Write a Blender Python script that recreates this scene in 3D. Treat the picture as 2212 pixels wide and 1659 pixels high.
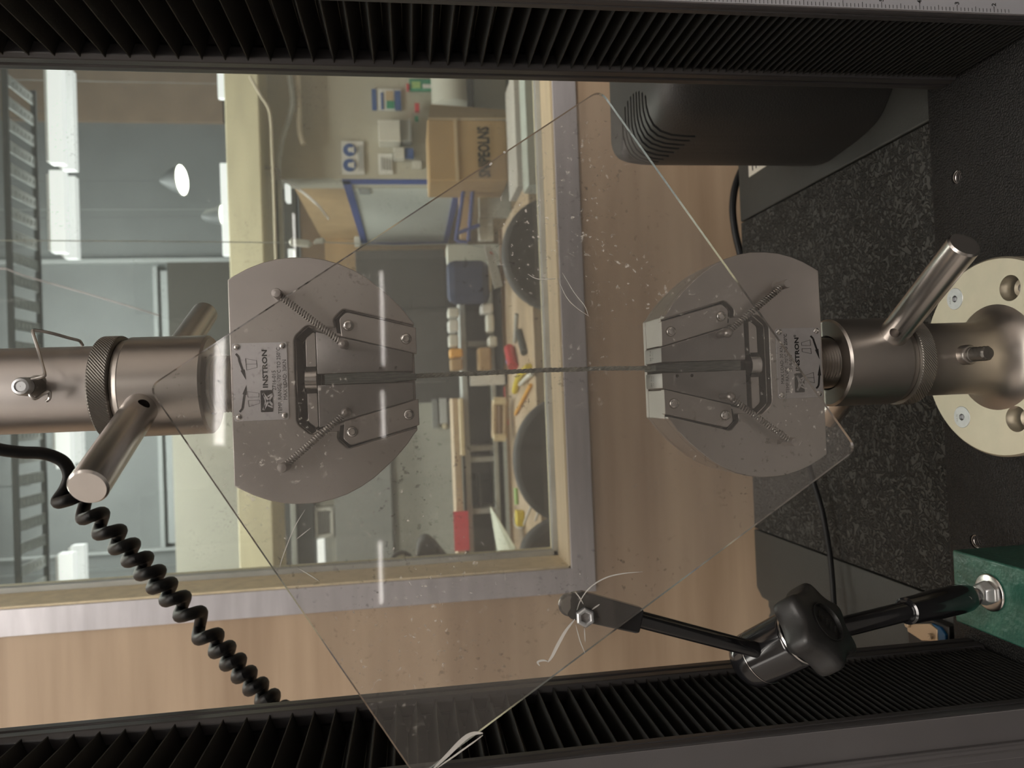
import bpy, bmesh, math, random
from mathutils import Vector, Matrix, noise
for o in list(bpy.data.objects): bpy.data.objects.remove(o, do_unlink=True)
S = bpy.context.scene; COL = S.collection
random.seed(7)
PI = math.pi; H = 1.31                       # camera height above the floor; all heights below are relative to the camera
# ---------------------------------------------------------------- camera
FPX, CX, CY = 1573.92, 1106.0, 829.5
XD = Vector((-0.03895192, -0.99909493, 0.01709012)); YD = Vector((-0.13839825, 0.02233244, 0.99012483)); UD = Vector((-0.98961036, 0.03620202, -0.13914288))
cam_d = bpy.data.cameras.new('camera'); cam = bpy.data.objects.new('camera', cam_d); COL.objects.link(cam)
cam_d.sensor_width = 36.0; cam_d.lens = FPX/2212*36; cam_d.clip_start = 0.02; cam_d.clip_end = 60
right = Vector((XD.x, YD.x, UD.x)); down = Vector((XD.y, YD.y, UD.y)); fwd = Vector((XD.z, YD.z, UD.z))
cam.matrix_world = Matrix(((right.x, -down.x, -fwd.x, 0), (right.y, -down.y, -fwd.y, 0), (right.z, -down.z, -fwd.z, H), (0, 0, 0, 1)))
cam_d.dof.use_dof = True; cam_d.dof.focus_distance = 0.425; cam_d.dof.aperture_fstop = 13
S.camera = cam
# ---------------------------------------------------------------- world, view
W = bpy.data.worlds.new('world'); S.world = W; W.use_nodes = True
W.node_tree.nodes['Background'].inputs[0].default_value = (0.9, 0.95, 1, 1); W.node_tree.nodes['Background'].inputs[1].default_value = 0.05
S.view_settings.view_transform = 'Standard'; S.view_settings.look = 'None'; S.view_settings.gamma = 1; S.view_settings.use_curve_mapping = False
S.view_settings.exposure = 0.0
S.cycles.max_bounces = 10; S.cycles.transparent_max_bounces = 24; S.cycles.diffuse_bounces = 5; S.cycles.glossy_bounces = 5
S.cycles.use_denoising = True; S.cycles.sample_clamp_indirect = 6.0; S.cycles.caustics_reflective = False; S.cycles.caustics_refractive = False
L_MAIN, FILL_FRONT, L_ROW, FILL_FAR, FILL_HALL = 8.5, 15.0, 15.0, 12.0, 42.0

def ray(px, py):
    c = Vector((px-CX, py-CY, FPX)); return Vector((XD.dot(c), YD.dot(c), UD.dot(c)))
def PY(px, py, Y): r = ray(px, py); return r*(Y/r.y)
def PZ(px, py, Z): r = ray(px, py); return r*(Z/r.z)
def PX_(px, py, X): r = ray(px, py); return r*(X/r.x)

# ---------------------------------------------------------------- materials
def new_mat(n):
    m = bpy.data.materials.new(n); m.use_nodes = True; nt = m.node_tree
    return m, nt, nt.nodes['Principled BSDF'], nt.nodes, nt.links
def mat(n, col, rough=0.5, metal=0.0, var=0.0, vscale=40.0, stretch=None, bump=0.0, bscale=200.0, bdist=0.0005, spec=0.5, col2=None, coat=0.0, rvar=0.0, detail=4.0):
    m, nt, p, N, L = new_mat(n)
    p.inputs['Roughness'].default_value = rough; p.inputs['Metallic'].default_value = metal
    p.inputs['Specular IOR Level'].default_value = spec; p.inputs['Coat Weight'].default_value = coat
    c = (*col, 1); p.inputs['Base Color'].default_value = c
    tc = N.new('ShaderNodeTexCoord'); vec = tc.outputs['Object']
    if stretch:
        mp = N.new('ShaderNodeMapping'); mp.inputs['Scale'].default_value = stretch; L.new(vec, mp.inputs[0]); vec = mp.outputs[0]
    if var > 0 or col2:
        nz = N.new('ShaderNodeTexNoise'); nz.inputs['Scale'].default_value = vscale; nz.inputs['Detail'].default_value = detail; L.new(vec, nz.inputs['Vector'])
        rp = N.new('ShaderNodeValToRGB'); rp.color_ramp.elements[0].position = 0.3; rp.color_ramp.elements[1].position = 0.7
        d2 = col2 or tuple(min(1, x*(1+var)) for x in col); d1 = col if col2 else tuple(x*(1-var) for x in col)
        rp.color_ramp.elements[0].color = (*d1, 1); rp.color_ramp.elements[1].color = (*d2, 1)
        L.new(nz.outputs['Fac'], rp.inputs[0]); L.new(rp.outputs[0], p.inputs['Base Color'])
        if rvar:
            mr = N.new('ShaderNodeMapRange'); mr.inputs['To Min'].default_value = max(.02, rough-rvar); mr.inputs['To Max'].default_value = rough+rvar
            L.new(nz.outputs['Fac'], mr.inputs[0]); L.new(mr.outputs[0], p.inputs['Roughness'])
    if bump > 0:
        bn = N.new('ShaderNodeTexNoise'); bn.inputs['Scale'].default_value = bscale; bn.inputs['Detail'].default_value = 2; L.new(vec, bn.inputs['Vector'])
        b = N.new('ShaderNodeBump'); b.inputs['Strength'].default_value = bump; b.inputs['Distance'].default_value = bdist
        L.new(bn.outputs['Fac'], b.inputs['Height']); L.new(b.outputs[0], p.inputs['Normal'])
    return m
def emit(n, col, s):
    m, nt, p, N, L = new_mat(n); p.inputs['Base Color'].default_value = (*col, 1); p.inputs['Emission Color'].default_value = (*col, 1); p.inputs['Emission Strength'].default_value = s
    return m
def glassy(n, tint, haze, hazecol, rough=0.02, dust=0.0, dscale=150.0, dcol=(.5, .48, .44), dark=0.0, streak=None):
    m, nt, p, N, L = new_mat(n); out = N['Material Output']; N.remove(p)
    tr = N.new('ShaderNodeBsdfTransparent'); tr.inputs[0].default_value = (*tint, 1)
    df = N.new('ShaderNodeBsdfDiffuse'); df.inputs[0].default_value = (*hazecol, 1)
    gl = N.new('ShaderNodeBsdfGlossy'); gl.inputs['Roughness'].default_value = rough
    fr = N.new('ShaderNodeFresnel'); fr.inputs[0].default_value = 1.45
    tc = N.new('ShaderNodeTexCoord')
    m1 = N.new('ShaderNodeMixShader'); m1.inputs[0].default_value = haze; L.new(tr.outputs[0], m1.inputs[1]); L.new(df.outputs[0], m1.inputs[2])
    sh = m1
    for amt, colr, sc, seed in ((dust, dcol, dscale, 0), (dark, (.05, .045, .04), dscale*.75, 3.7)):
        if amt <= 0: continue
        mp = N.new('ShaderNodeMapping'); mp.inputs['Location'].default_value = (seed, seed, seed); L.new(tc.outputs['Object'], mp.inputs[0])
        nz = N.new('ShaderNodeTexNoise'); nz.inputs['Scale'].default_value = sc; nz.inputs['Detail'].default_value = 3; L.new(mp.outputs[0], nz.inputs['Vector'])
        big = N.new('ShaderNodeTexNoise'); big.inputs['Scale'].default_value = 16; L.new(mp.outputs[0], big.inputs['Vector'])
        r1 = N.new('ShaderNodeMapRange'); r1.inputs['From Min'].default_value = .62; r1.inputs['From Max'].default_value = .72; L.new(nz.outputs['Fac'], r1.inputs[0])
        r2 = N.new('ShaderNodeMapRange'); r2.inputs['From Min'].default_value = .46; r2.inputs['From Max'].default_value = .66; L.new(big.outputs['Fac'], r2.inputs[0])
        mu = N.new('ShaderNodeMath'); mu.operation = 'MULTIPLY'; L.new(r1.outputs[0], mu.inputs[0]); L.new(r2.outputs[0], mu.inputs[1])
        mu2 = N.new('ShaderNodeMath'); mu2.operation = 'MULTIPLY'; mu2.inputs[1].default_value = amt; L.new(mu.outputs[0], mu2.inputs[0])
        d2 = N.new('ShaderNodeBsdfDiffuse'); d2.inputs[0].default_value = (*colr, 1)
        mm = N.new('ShaderNodeMixShader'); L.new(mu2.outputs[0], mm.inputs[0]); L.new(sh.outputs[0], mm.inputs[1]); L.new(d2.outputs[0], mm.inputs[2]); sh = mm
    m2 = N.new('ShaderNodeMixShader'); L.new(fr.outputs[0], m2.inputs[0]); L.new(sh.outputs[0], m2.inputs[1]); L.new(gl.outputs[0], m2.inputs[2])
    L.new(m2.outputs[0], out.inputs[0])
    return m
def crinkle_mat():
    m, nt, p, N, L = new_mat('crinkle')
    p.inputs['Base Color'].default_value = (.052, .053, .049, 1); p.inputs['Roughness'].default_value = .75
    tc = N.new('ShaderNodeTexCoord')
    nz = N.new('ShaderNodeTexNoise'); nz.inputs['Scale'].default_value = 140; nz.inputs['Detail'].default_value = 1; nz.inputs['Distortion'].default_value = 1.5; L.new(tc.outputs['Object'], nz.inputs['Vector'])
    s = N.new('ShaderNodeMath'); s.operation = 'SUBTRACT'; s.inputs[1].default_value = .5; L.new(nz.outputs['Fac'], s.inputs[0])
    a = N.new('ShaderNodeMath'); a.operation = 'ABSOLUTE'; L.new(s.outputs[0], a.inputs[0])
    r = N.new('ShaderNodeMapRange'); r.inputs['From Max'].default_value = .11; L.new(a.outputs[0], r.inputs[0])
    b = N.new('ShaderNodeBump'); b.inputs['Strength'].default_value = 1; b.inputs['Distance'].default_value = .008; L.new(r.outputs[0], b.inputs['Height']); L.new(b.outputs[0], p.inputs['Normal'])
    return m
M = {}
M['nickel'] = mat('satin_nickel', (.47, .44, .418), .38, .95, .05, 30, rvar=.05)
M['nickel_bar'] = mat('brushed_steel_bar', (.60, .575, .555), .27, 1, .05, 60)
M['barrel'] = mat('dark_nickel', (.40, .37, .34), .34, .95, .05, 25)
M['cream_metal'] = mat('plated_flange', (.48, .44, .345), .42, .75, .08, 45, rvar=.06)
M['jaw'] = mat('jaw_steel', (.30, .285, .28), .42, .85, .08, 60)
M['strip'] = mat('strip_steel', (.46, .43, .41), .36, .9, .06, 60)
M['steel'] = mat('bright_steel', (.62, .60, .58), .22, 1)
M['zinc'] = mat('zinc_plate', (.46, .47, .48), .42, .9, .08, 200)
M['spring'] = mat('spring_steel', (.42, .40, .38), .3, 1)
M['dark_recess'] = mat('dark_recess', (.018, .017, .016), .6, 0, spec=.15)  # near-black for painted cavity shade, the rod flange and the carton print
M['knurl'] = mat('knurl_steel', (.16, .15, .135), .42, .8)
M['plate_al'] = mat('nameplate_aluminium', (.53, .52, .53), .45, .55, .04, 300)
M['ink'] = mat('black_ink', (.012, .012, .013), .5)
M['black_plastic'] = mat('black_plastic', (.012, .012, .012), .45, 0, bump=.25, bscale=900, bdist=.0003)
M['housing'] = mat('housing_plastic', (.022, .022, .022), .5, 0, bump=.5, bscale=700, bdist=.0005, spec=.9)
M['black_gloss'] = mat('black_gloss_paint', (.008, .008, .009), .16, 0, coat=.3)
M['rubber'] = mat('black_rubber', (.009, .0095, .0105), .5, spec=.3)
M['col_paint'] = mat('column_paint', (.05, .048, .05), .33, .15, bump=.15, bscale=700, bdist=.0003)
M['col_front'] = mat('column_front_grey', (.085, .08, .082), .45, .1, .05, 30)
M['bellows'] = mat('bellows_cloth', (.010, .0098, .0094), .55, 0, .2, 120, bump=.3, bscale=600, bdist=.0003)
M['table'] = mat('hammered_black', (.012, .012, .012), .42, 0, bump=1, bscale=700, bdist=.0016, spec=.28)
M['base_grey'] = mat('base_grey_paint', (.042, .044, .041), .5, 0, .05, 60, bump=.35, bscale=500, bdist=.0005)
M['crinkle'] = crinkle_mat(); M['crinkle'].name = 'crinkle_paint'
M['ruler'] = mat('ruler_grey', (.28, .28, .30), .55)
M['green'] = mat('green_hammer', (.022, .085, .062), .3, .1, .25, 60, bump=.5, bscale=260, bdist=.001, coat=.2)
M['ply'] = mat('plywood', (.35, .25, .168), .5, 0, 0, 4, (.35, 4, 4.5), col2=(.53, .405, .285), bump=.06, bscale=40, detail=6)
M['alu'] = mat('aluminium_frame', (.62, .61, .64), .38, .6, .1, 8, (1, 8, 8), rvar=.06)
M['reveal'] = mat('pale_timber_reveal', (.72, .62, .42), .5, 0, .1, 12, (.5, 6, 6))
M['yarn'] = mat('green_grey_yarn', (.27, .29, .26), .8, 0, 0, 300, col2=(.52, .53, .46))
M['yarn_dark'] = mat('yarn_dark', (.05, .06, .057), .7, 0, 0, 400, (4, 4, .4), col2=(.15, .165, .15))
M['plate'] = glassy('acrylic', (.88, .87, .86), .075, (.50, .47, .44), .03, .6, 420, (.55, .52, .47), .5)
M['plate_edge'] = glassy('acrylic_edge', (.45, .43, .41), .16, (.7, .66, .6), .08)
M['crack'] = glassy('acrylic_crack', (.6, .6, .6), .5, (.85, .83, .78), .1)
M['pane'] = glassy('window_glass', (.90, .93, .91), .065, (.72, .80, .79), .0, .25, 300, (.55, .58, .58)); M['film'] = glassy('acrylic_rear', (.97, .97, .97), .01, (.5, .5, .5), .03); M['clear_tube'] = glassy('clear_tube_mat', (.8, .8, .8), .25, (.8, .8, .78), .05)
M['white'] = mat('white_paint', (.68, .67, .62), .55, 0, .04, 6)
M['paper'] = mat('white_paper', (.75, .75, .74), .6)
M['label_p'] = mat('label_white', (.72, .70, .62), .5)
M['wall_room'] = mat('room_wall', (.60, .57, .54), .8, 0, .05, 3)
M['ceil'] = mat('ceiling_white', (.55, .53, .5), .8)
M['floor'] = mat('floor_grey', (.18, .175, .17), .6, 0, .15, 4)
M['pale_steel'] = mat('pale_steel', (.40, .43, .40), .5)
M['beige'] = mat('beige_wall', (.50, .475, .40), .7, 0, .04, 3)
M['offwhite'] = mat('off_white_wall', (.60, .60, .54), .7, 0, .05, 3)
M['concrete'] = mat('pale_concrete', (.62, .58, .42), .75, 0, .12, 4, (.6, 3, 3), bump=.2, bscale=40)
M['hall_panel'] = mat('hall_grey_panel', (.175, .183, .178), .6, 0, .08, 2)
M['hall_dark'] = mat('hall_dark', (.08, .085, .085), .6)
M['dark_cab'] = mat('dark_grey_cabinet', (.085, .085, .08), .5, 0, .05, 4)
M['brown_board'] = mat('brown_board', (.25, .17, .11), .6, 0, .1, 4)
M['orange_ply'] = mat('orange_ply', (.50, .345, .19), .5, 0, .1, 3, (.6, 4, 4))
M['bench'] = mat('bench_wood', (.47, .355, .24), .5, 0, .12, 5, (.5, 5, 5))
M['card'] = mat('cardboard', (.42, .28, .14), .75, 0, .06, 5)
M['card_in'] = mat('cardboard_flap', (.52, .40, .26), .75, 0, .06, 5)
M['blue'] = mat('blue_tape', (.06, .09, .30), .45)
M['navy'] = mat('navy_cloth', (.035, .05, .11), .7)
M['chair'] = mat('dark_chair_cloth', (.035, .032, .03), .75, 0, .15, 60)
M['board'] = mat('whiteboard', (.66, .68, .64), .35)
M['red'] = mat('red_plastic', (.55, .05, .06), .45)
M['yellow'] = mat('yellow_plastic', (.70, .55, .04), .45)
M['orange'] = mat('orange_wood', (.75, .38, .06), .5)
M['greenp'] = mat('green_plastic', (.03, .28, .16), .45)
M['lime'] = mat('lime_plastic', (.35, .55, .2), .5)
M['galv'] = mat('galvanised_pipe', (.46, .48, .46), .45, .3, .1, 20)
M['creampipe'] = mat('cream_pipe', (.60, .55, .44), .5)
M['greyframe'] = mat('grey_frame', (.36, .37, .36), .55)
M['poster_blue'] = mat('poster_blue', (.05, .11, .33), .5)
M['sky_blue'] = mat('blue_film', (.16, .22, .5), .4)
M['cream_p'] = mat('cream_paper', (.62, .64, .53), .6)
M['sign_red'] = mat('sign_red', (.65, .06, .09), .5)
M['brass'] = mat('gold_plate', (.62, .5, .36), .35, .7)
M['cyan_blue'] = mat('connector_blue', (.01, .09, .22), .4)
M['L_main'] = emit('lamp_panel_main', (1, .96, .89), L_MAIN); M['L_front'] = emit('lamp_panel_front', (1, .93, .86), FILL_FRONT)
M['L_row'] = emit('lamp_tube_row', (1, .95, .90), L_ROW); M['L_far'] = emit('lamp_panel_far', (1, .97, .88), FILL_FAR); M['L_hall'] = emit('lamp_panel_hall', (.97, 1, .985), FILL_HALL)
M['L_side'] = emit('lamp_panel_side', (1, .95, .89), 3.0)
M['L_tube'] = emit('lamp_tube_hall', (1, 1, .99), .95); M['L_tube2'] = emit('lamp_tube_hall_far', (1, 1, .99), .72); M['L_bay'] = emit('lamp_bay', (1, 1, .85), 14)

# ---------------------------------------------------------------- mesh helpers
class MB:
    def __init__(s): s.v = []; s.f = []
    def add(s, v, f):
        b = len(s.v); s.v += [Vector(p) for p in v]; s.f += [tuple(b+i for i in q) for q in f]; return s
    def box(s, x0, x1, y0, y1, z0, z1):
        v = [(x, y, z) for z in (z0, z1) for y in (y0, y1) for x in (x0, x1)]
        return s.add(v, [(0, 2, 3, 1), (4, 5, 7, 6), (0, 1, 5, 4), (2, 6, 7, 3), (0, 4, 6, 2), (1, 3, 7, 5)])
    def hexa(s, lo, hi):                     # two quads of points
        n = len(lo); f = [tuple(range(n))[::-1], tuple(range(n, 2*n))] + [(i, (i+1) % n, n+(i+1) % n, n+i) for i in range(n)]
        return s.add(list(lo)+list(hi), f)
    def prism(s, pts, fn0, fn1): return s.hexa([fn0(*p) for p in pts], [fn1(*p) for p in pts])
    def lathe(s, prof, o, ax, n=32, cap=True, rfun=None):
        o = Vector(o); ax = Vector(ax).normalized(); t = Vector((0, 0, 1)) if abs(ax.z) < .9 else Vector((0, 1, 0)); a = ax.cross(t).normalized(); b = ax.cross(a)
        v = []; f = []
        for j, (r, h) in enumerate(prof):
            for i in range(n):
                an = 2*PI*i/n; rr = rfun(i, j, r) if rfun else r
                v.append(o+ax*h+a*(rr*math.cos(an))+b*(rr*math.sin(an)))
        for j in range(len(prof)-1):
            for i in range(n): f.append((j*n+i, j*n+(i+1) % n, (j+1)*n+(i+1) % n, (j+1)*n+i))
        if cap: f.append(tuple(range(n))[::-1]); k = (len(prof)-1)*n; f.append(tuple(range(k, k+n)))
        return s.add(v, f)
    def tube(s, path, r, n=8, closed=False, cap=True):
        path = [Vector(p) for p in path]; m = len(path); v = []; f = []; pa = None
        for k, p in enumerate(path):
            d = (path[(k+1) % m] if (closed or k < m-1) else p)-(path[k-1] if (closed or k > 0) else p)
            if d.length < 1e-9: d = Vector((0, 0, 1))
            d.normalize()
            if pa is None:
                t = Vector((0, 0, 1)) if abs(d.z) < .9 else Vector((1, 0, 0)); pa = d.cross(t).normalized()
            else:
                pa = (pa-d*pa.dot(d)); pa = pa.normalized() if pa.length > 1e-6 else d.orthogonal().normalized()
            q = d.cross(pa); rr = r[k] if isinstance(r, (list, tuple)) else r
            for i in range(n): an = 2*PI*i/n; v.append(p+pa*(rr*math.cos(an))+q*(rr*math.sin(an)))
        for k in range(m if closed else m-1):
            for i in range(n): a = k*n; b = ((k+1) % m)*n; f.append((a+i, a+(i+1) % n, b+(i+1) % n, b+i))
        if cap and not closed: f.append(tuple(range(n))[::-1]); f.append(tuple(range((m-1)*n, m*n)))
        return s.add(v, f)
    def dome(s, o, ax, r, h, n=16, rings=4, base=0.0):
        prof = [(r, -base)] if base else []
        prof += [(r*math.cos(PI/2*k/rings)+1e-5, h*math.sin(PI/2*k/rings)) for k in range(rings+1)]
        return s.lathe(prof, o, ax, n)
    def build(s, name, m, parent=None, bevel=0, smooth=35, seg=2, recalc=True):
        me = bpy.data.meshes.new(name); me.from_pydata([(p.x, p.y, p.z+H) for p in s.v], [], s.f); me.update()
        if recalc:
            b = bmesh.new(); b.from_mesh(me); bmesh.ops.recalc_face_normals(b, faces=b.faces); b.to_mesh(me); b.free()
        o = bpy.data.objects.new(name, me); COL.objects.link(o); me.materials.append(m if not isinstance(m, str) else M[m])
        if smooth:
            me.shade_smooth(); me.set_sharp_from_angle(angle=math.radians(smooth))
        if bevel:
            bv = o.modifiers.new('b', 'BEVEL'); bv.width = bevel; bv.segments = seg; bv.limit_method = 'ANGLE'; bv.angle_limit = math.radians(30); bv.harden_normals = False
        adopt(o, parent); return o
def adopt(o, parent):
    if parent is not None:
        o.parent = parent; o.matrix_parent_inverse = (WM[parent.name]).inverted() if parent.name in WM else Matrix.Identity(4)
WM = {}
def tag(o, label, cat, group=None):
    o['label'] = label; o['category'] = cat
    if group: o['group'] = group
    return o
def thing(name, label, cat, loc, group=None):
    o = bpy.data.objects.new(name, None); COL.objects.link(o); o.empty_display_size = .02
    o.location = (loc[0], loc[1], loc[2]+H); WM[o.name] = Matrix.Translation(o.location); return tag(o, label, cat, group)
def struct(o): o['kind'] = 'structure'; return o
def dup(o, off, parent=None):
    c = o.copy(); COL.objects.link(c); c.location = o.location+Vector(off)
    if parent is not None: adopt(c, parent)
    return c
def cut(o, mb):
    c = mb.build('cutter', 'dark_recess', smooth=0); md = o.modifiers.new('cut', 'BOOLEAN'); md.object = c; md.solver = 'EXACT'
    dg = bpy.context.evaluated_depsgraph_get(); me = bpy.data.meshes.new_from_object(o.evaluated_get(dg)); o.modifiers.clear()
    o.data = me; cm = c.data; bpy.data.objects.remove(c); bpy.data.meshes.remove(cm)
    me.shade_smooth(); me.set_sharp_from_angle(angle=math.radians(35)); return o
def text(name, body, size, x, y, z, m, parent, xs=1.0, align='LEFT', bold=0.0, ext=.00006, rot=None):
    cu = bpy.data.curves.new(name, 'FONT'); cu.body = body; cu.size = size; cu.extrude = ext; cu.offset = bold; cu.align_x = align; cu.resolution_u = 2
    t = bpy.data.objects.new('t', cu); COL.objects.link(t); dg = bpy.context.evaluated_depsgraph_get()
    me = bpy.data.meshes.new_from_object(t.evaluated_get(dg)); bpy.data.objects.remove(t); bpy.data.curves.remove(cu)
    R = (rot or Matrix.Rotation(PI/2, 4, 'X')) @ Matrix.Scale(xs, 4, (1, 0, 0))
    me.transform(Matrix.Translation((x, y, z+H)) @ R); me.materials.clear(); me.materials.append(M[m])
    o = bpy.data.objects.new(name, me); COL.objects.link(o); adopt(o, parent); return o
def crom(pts, n=6, closed=False):
    pts = [Vector(p) for p in pts]; out = []; m = len(pts)
    for i in range(m if closed else m-1):
        g = (lambda k: pts[k % m]) if closed else (lambda k: pts[max(0, min(m-1, k))])
        a, b, c, d = g(i-1), g(i), g(i+1), g(i+2)
        for k in range(n):
            t = k/n; out.append(.5*((2*b)+(c-a)*t+(2*a-5*b+4*c-d)*t*t+(3*b-a-3*c+d)*t**3))
    if not closed: out.append(pts[-1])
    return out
def helix(a, b, R, turns, per=12, lead=.0):
    a = Vector(a); b = Vector(b); d = (b-a); L = d.length; d.normalize(); p = d.orthogonal().normalized(); q = d.cross(p); n = int(turns*per)
    return [a+d*(L*i/n)+p*(R*math.cos(2*PI*i/per))+q*(R*math.sin(2*PI*i/per)) for i in range(n+1)]
def rpoly(pts, n=5):                         # polygon with (x, y, radius) corners
    out = []; m = len(pts)
    for i, (x, y, r) in enumerate(pts):
        p = Vector((x, y)); a = Vector(pts[i-1][:2]); b = Vector(pts[(i+1) % m][:2])
        if r <= 0: out.append((x, y)); continue
        u = (a-p).normalized(); w = (b-p).normalized(); h = u.angle(w)/2; t = min(r/math.tan(h), (a-p).length*.49, (b-p).length*.49)
        s0 = p+u*t; s1 = p+w*t
        for k in range(n+1):
            s = k/n; out.append(tuple((1-s)**2*s0+2*s*(1-s)*p+s*s*s1))
    return out

AX, AY = .0135, .434                         # load axis of the testing machine
# ================================================================= SETTING
RX0, RX1, RY0 = -3.2, 3.2, -9.6
ZF, ZC, WY = -H, 3.4, 1.05
struct(MB().box(-6, 6, RY0, 11.2, ZF-.05, ZF).build('floor', 'floor', smooth=0))
struct(MB().box(RX0-.1, RX1+.1, RY0-.1, WY+.09, ZC, ZC+.06).build('ceiling', 'ceil', smooth=0))
struct(MB().box(RX0-.1, RX0, RY0-.1, WY+.02, ZF, ZC).build('wall_left', 'wall_room', smooth=0))
struct(MB().box(RX1, RX1+.1, RY0-.1, WY+.02, ZF, ZC).build('wall_right', 'wall_room', smooth=0))
struct(MB().box(RX0, RX1, RY0-.1, RY0, ZF, ZC).build('wall_front', 'wall_room', smooth=0))
# plywood wall with the window opening
wx0, wx1, wz0, wz1 = -.254, 1.05, -.224, .86
wb = MB()
wb.box(RX0-.1, wx0, WY, WY+.09, ZF, ZC); wb.box(wx1, RX1+.1, WY, WY+.09, ZF, ZC); wb.box(wx0, wx1, WY, WY+.09, ZF, wz0); wb.box(wx0, wx1, WY, WY+.09, wz1, ZC)
struct(wb.build('wall_back', 'ply', smooth=0))
win = bpy.data.objects.new('window_1', None); COL.objects.link(win); win.location = (.4, WY, wz0+H); WM['window_1'] = Matrix.Translation(win.location); struct(win)
fw = .0355
def mitre(a, b, c, d): return [a, b, c, d]
for q in ([(wx0-fw, wz0-fw), (wx1+fw, wz0-fw), (wx1, wz0), (wx0, wz0)], [(wx0-fw, wz1+fw), (wx0, wz1), (wx1, wz1), (wx1+fw, wz1+fw)],
          [(wx0-fw, wz0-fw), (wx0, wz0), (wx0, wz1), (wx0-fw, wz1+fw)], [(wx1+fw, wz0-fw), (wx1+fw, wz1+fw), (wx1, wz1), (wx1, wz0)]):
    MB().prism(q, lambda x, z: (x, WY-.004, z), lambda x, z: (x, WY, z)).build('frame_bar', 'alu', win, .0006, 0)
rv = MB()
rt = .012
rv.box(wx0, wx1, WY, 1.19, wz0-.001, wz0+.003); rv.box(wx0, wx1, WY, 1.19, wz1-.003, wz1+.001); rv.box(wx0-.001, wx0+.003, WY, 1.19, wz0, wz1); rv.box(wx1-.003, wx1+.001, WY, 1.19, wz0, wz1)
rv.build('reveal_lining', 'reveal', win, 0, 0)
bd = MB(); by0, by1 = 1.125, 1.14
bd.box(wx0+.003, wx1-.003, by0, by1, wz0+.003, wz0+.011); bd.box(wx0+.003, wx0+.011, by0, by1, wz0, wz1); bd.box(wx1-.011, wx1-.003, by0, by1, wz0, wz1); bd.box(wx0, wx1, by0, by1, wz1-.011, wz1-.003)
bd.build('glazing_bead', 'galv', win, .0008, 0)
MB().box(wx0+.004, wx1-.004, 1.141, 1.145, wz0+.004, wz1-.004).build('pane', 'pane', win, 0, 0)

# room lamp, and unseen fill panels added for brightness
def lamp(name, label, x, y, z, lx, ly, m, group=None, up=.05, hang=None):
    t = thing(name, label, 'light', (x, y, z), group)
    hb = MB(); hb.box(x-lx/2-.012, x+lx/2+.012, y-ly/2-.012, y+ly/2+.012, z+.012, z+up); hb.build('housing', 'white', t, .004, 0)
    MB().box(x-lx/2, x+lx/2, y-ly/2, y+ly/2, z, z+.012).build('diffuser', m, t, 0, 0)
    if hang:
        for xx in (x-lx*.35, x+lx*.35): MB().tube([(xx, y, z+up-.002), (xx, y, hang)], .004, 6).build('hanger', 'galv', t)
    return t
lamp('ceiling_light', 'wide ceiling panel light above the testing machine by the window', .05, .25, ZC-.06, 2.4, .7, 'L_main')
lamp('ceiling_light', 'ceiling panel light behind the photographer nearest the machine', 0, -2.2, ZC-.06, 3.0, 1.2, 'L_front')  # unseen fill, added to brighten the surfaces facing the camera

lamp('ceiling_light', 'ceiling panel light behind the photographer toward the left wall', -2.8, -1.9, ZC-.06, .6, 3.0, 'L_side')  # unseen side fill pair, added to even out the light on the plywood
lamp('ceiling_light', 'ceiling panel light behind the photographer toward the right wall', 2.85, -1.9, ZC-.06, .6, 3.0, 'L_side')
# ================================================================= TESTING MACHINE
ZT = -.413
base = thing('machine_base', 'black hammered machine table and grey base under the two columns', 'machine base', (AX, .5, ZF))
tb = MB().box(-.40, .43, .24, .521, ZT-.05, ZT).build('table', 'table', base, .003, 30)
hc = MB()
for px, py in ((2066, 382), (2106, 1170)):
    p = PZ(px, py, ZT); hc.lathe([(.0052, -.02), (.0052, .01)], p, (0, 0, 1), 20)
cut(tb, hc)
for px, py in ((2066, 382), (2106, 1170)):
    p = PZ(px, py, ZT); th = MB(); pp_ = []
    for k in range(7*16): a = k*PI/8; pp_.append((p.x+.0047*math.cos(a), p.y+.0047*math.sin(a), ZT-.0012-.0016*k/16))
    th.tube(pp_, .0004, 5); th.build('hole_thread', 'strip', base)
ZS = -.425
MB().box(-.178, .209, .521, .874, ZS-.05, ZS).build('crinkle_plate', 'crinkle', base, .001, 0)
MB().box(.2105, .43, .521, .874, ZS-.05, ZS+.0005).build('side_plate', 'base_grey', base, .0015, 0)
lp = rpoly([(-.1795, .521, 0), (-.1795, .874, .002), (-.252, .874, .006), (-.262, .861, .004), (-.262, .845, .001), (-.40, .845, 0), (-.40, .521, 0)])
lo = MB().prism(lp, lambda x, y: (x, y, ZS-.05), lambda x, y: (x, y, ZS+.0005)).build('side_plate', 'base_grey', base, .0012, 0)
p = PZ(1660, 1318, ZS); hq = MB().lathe([(.0055, -.03), (.0055, .01)], (p.x, p.y, ZS), (0, 0, 1), 20); cut(lo, hq)
MB().box(-.39, .42, .26, .85, ZF, ZS-.05).build('base_body', 'base_grey', base, .004, 0)
# label on the grey plate
lb = thing('rating_label', 'white printed rating label on the grey base beside the black box', 'label', PZ(1640, 360, ZS))
c0, c1, c2, c3 = [PZ(*q, ZS+.0008) for q in ((1617, 346), (1668, 346), (1618, 383), (1612, 372))]
a = PZ(1618, 383, ZS+.0012); 
MB().box(a.x, a.x+.05, a.y-.075, a.y, ZS+.0005, ZS+.0014).build('sheet', 'label_p', lb, 0, 0)
lm = MB()
for k in range(5): lm.box(a.x+.005, a.x+.04, a.y-.012-.009*k, a.y-.0095-.009*k, ZS+.0014, ZS+.00155)
lm.build('print_lines', 'ink', lb, 0, 0)

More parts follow.
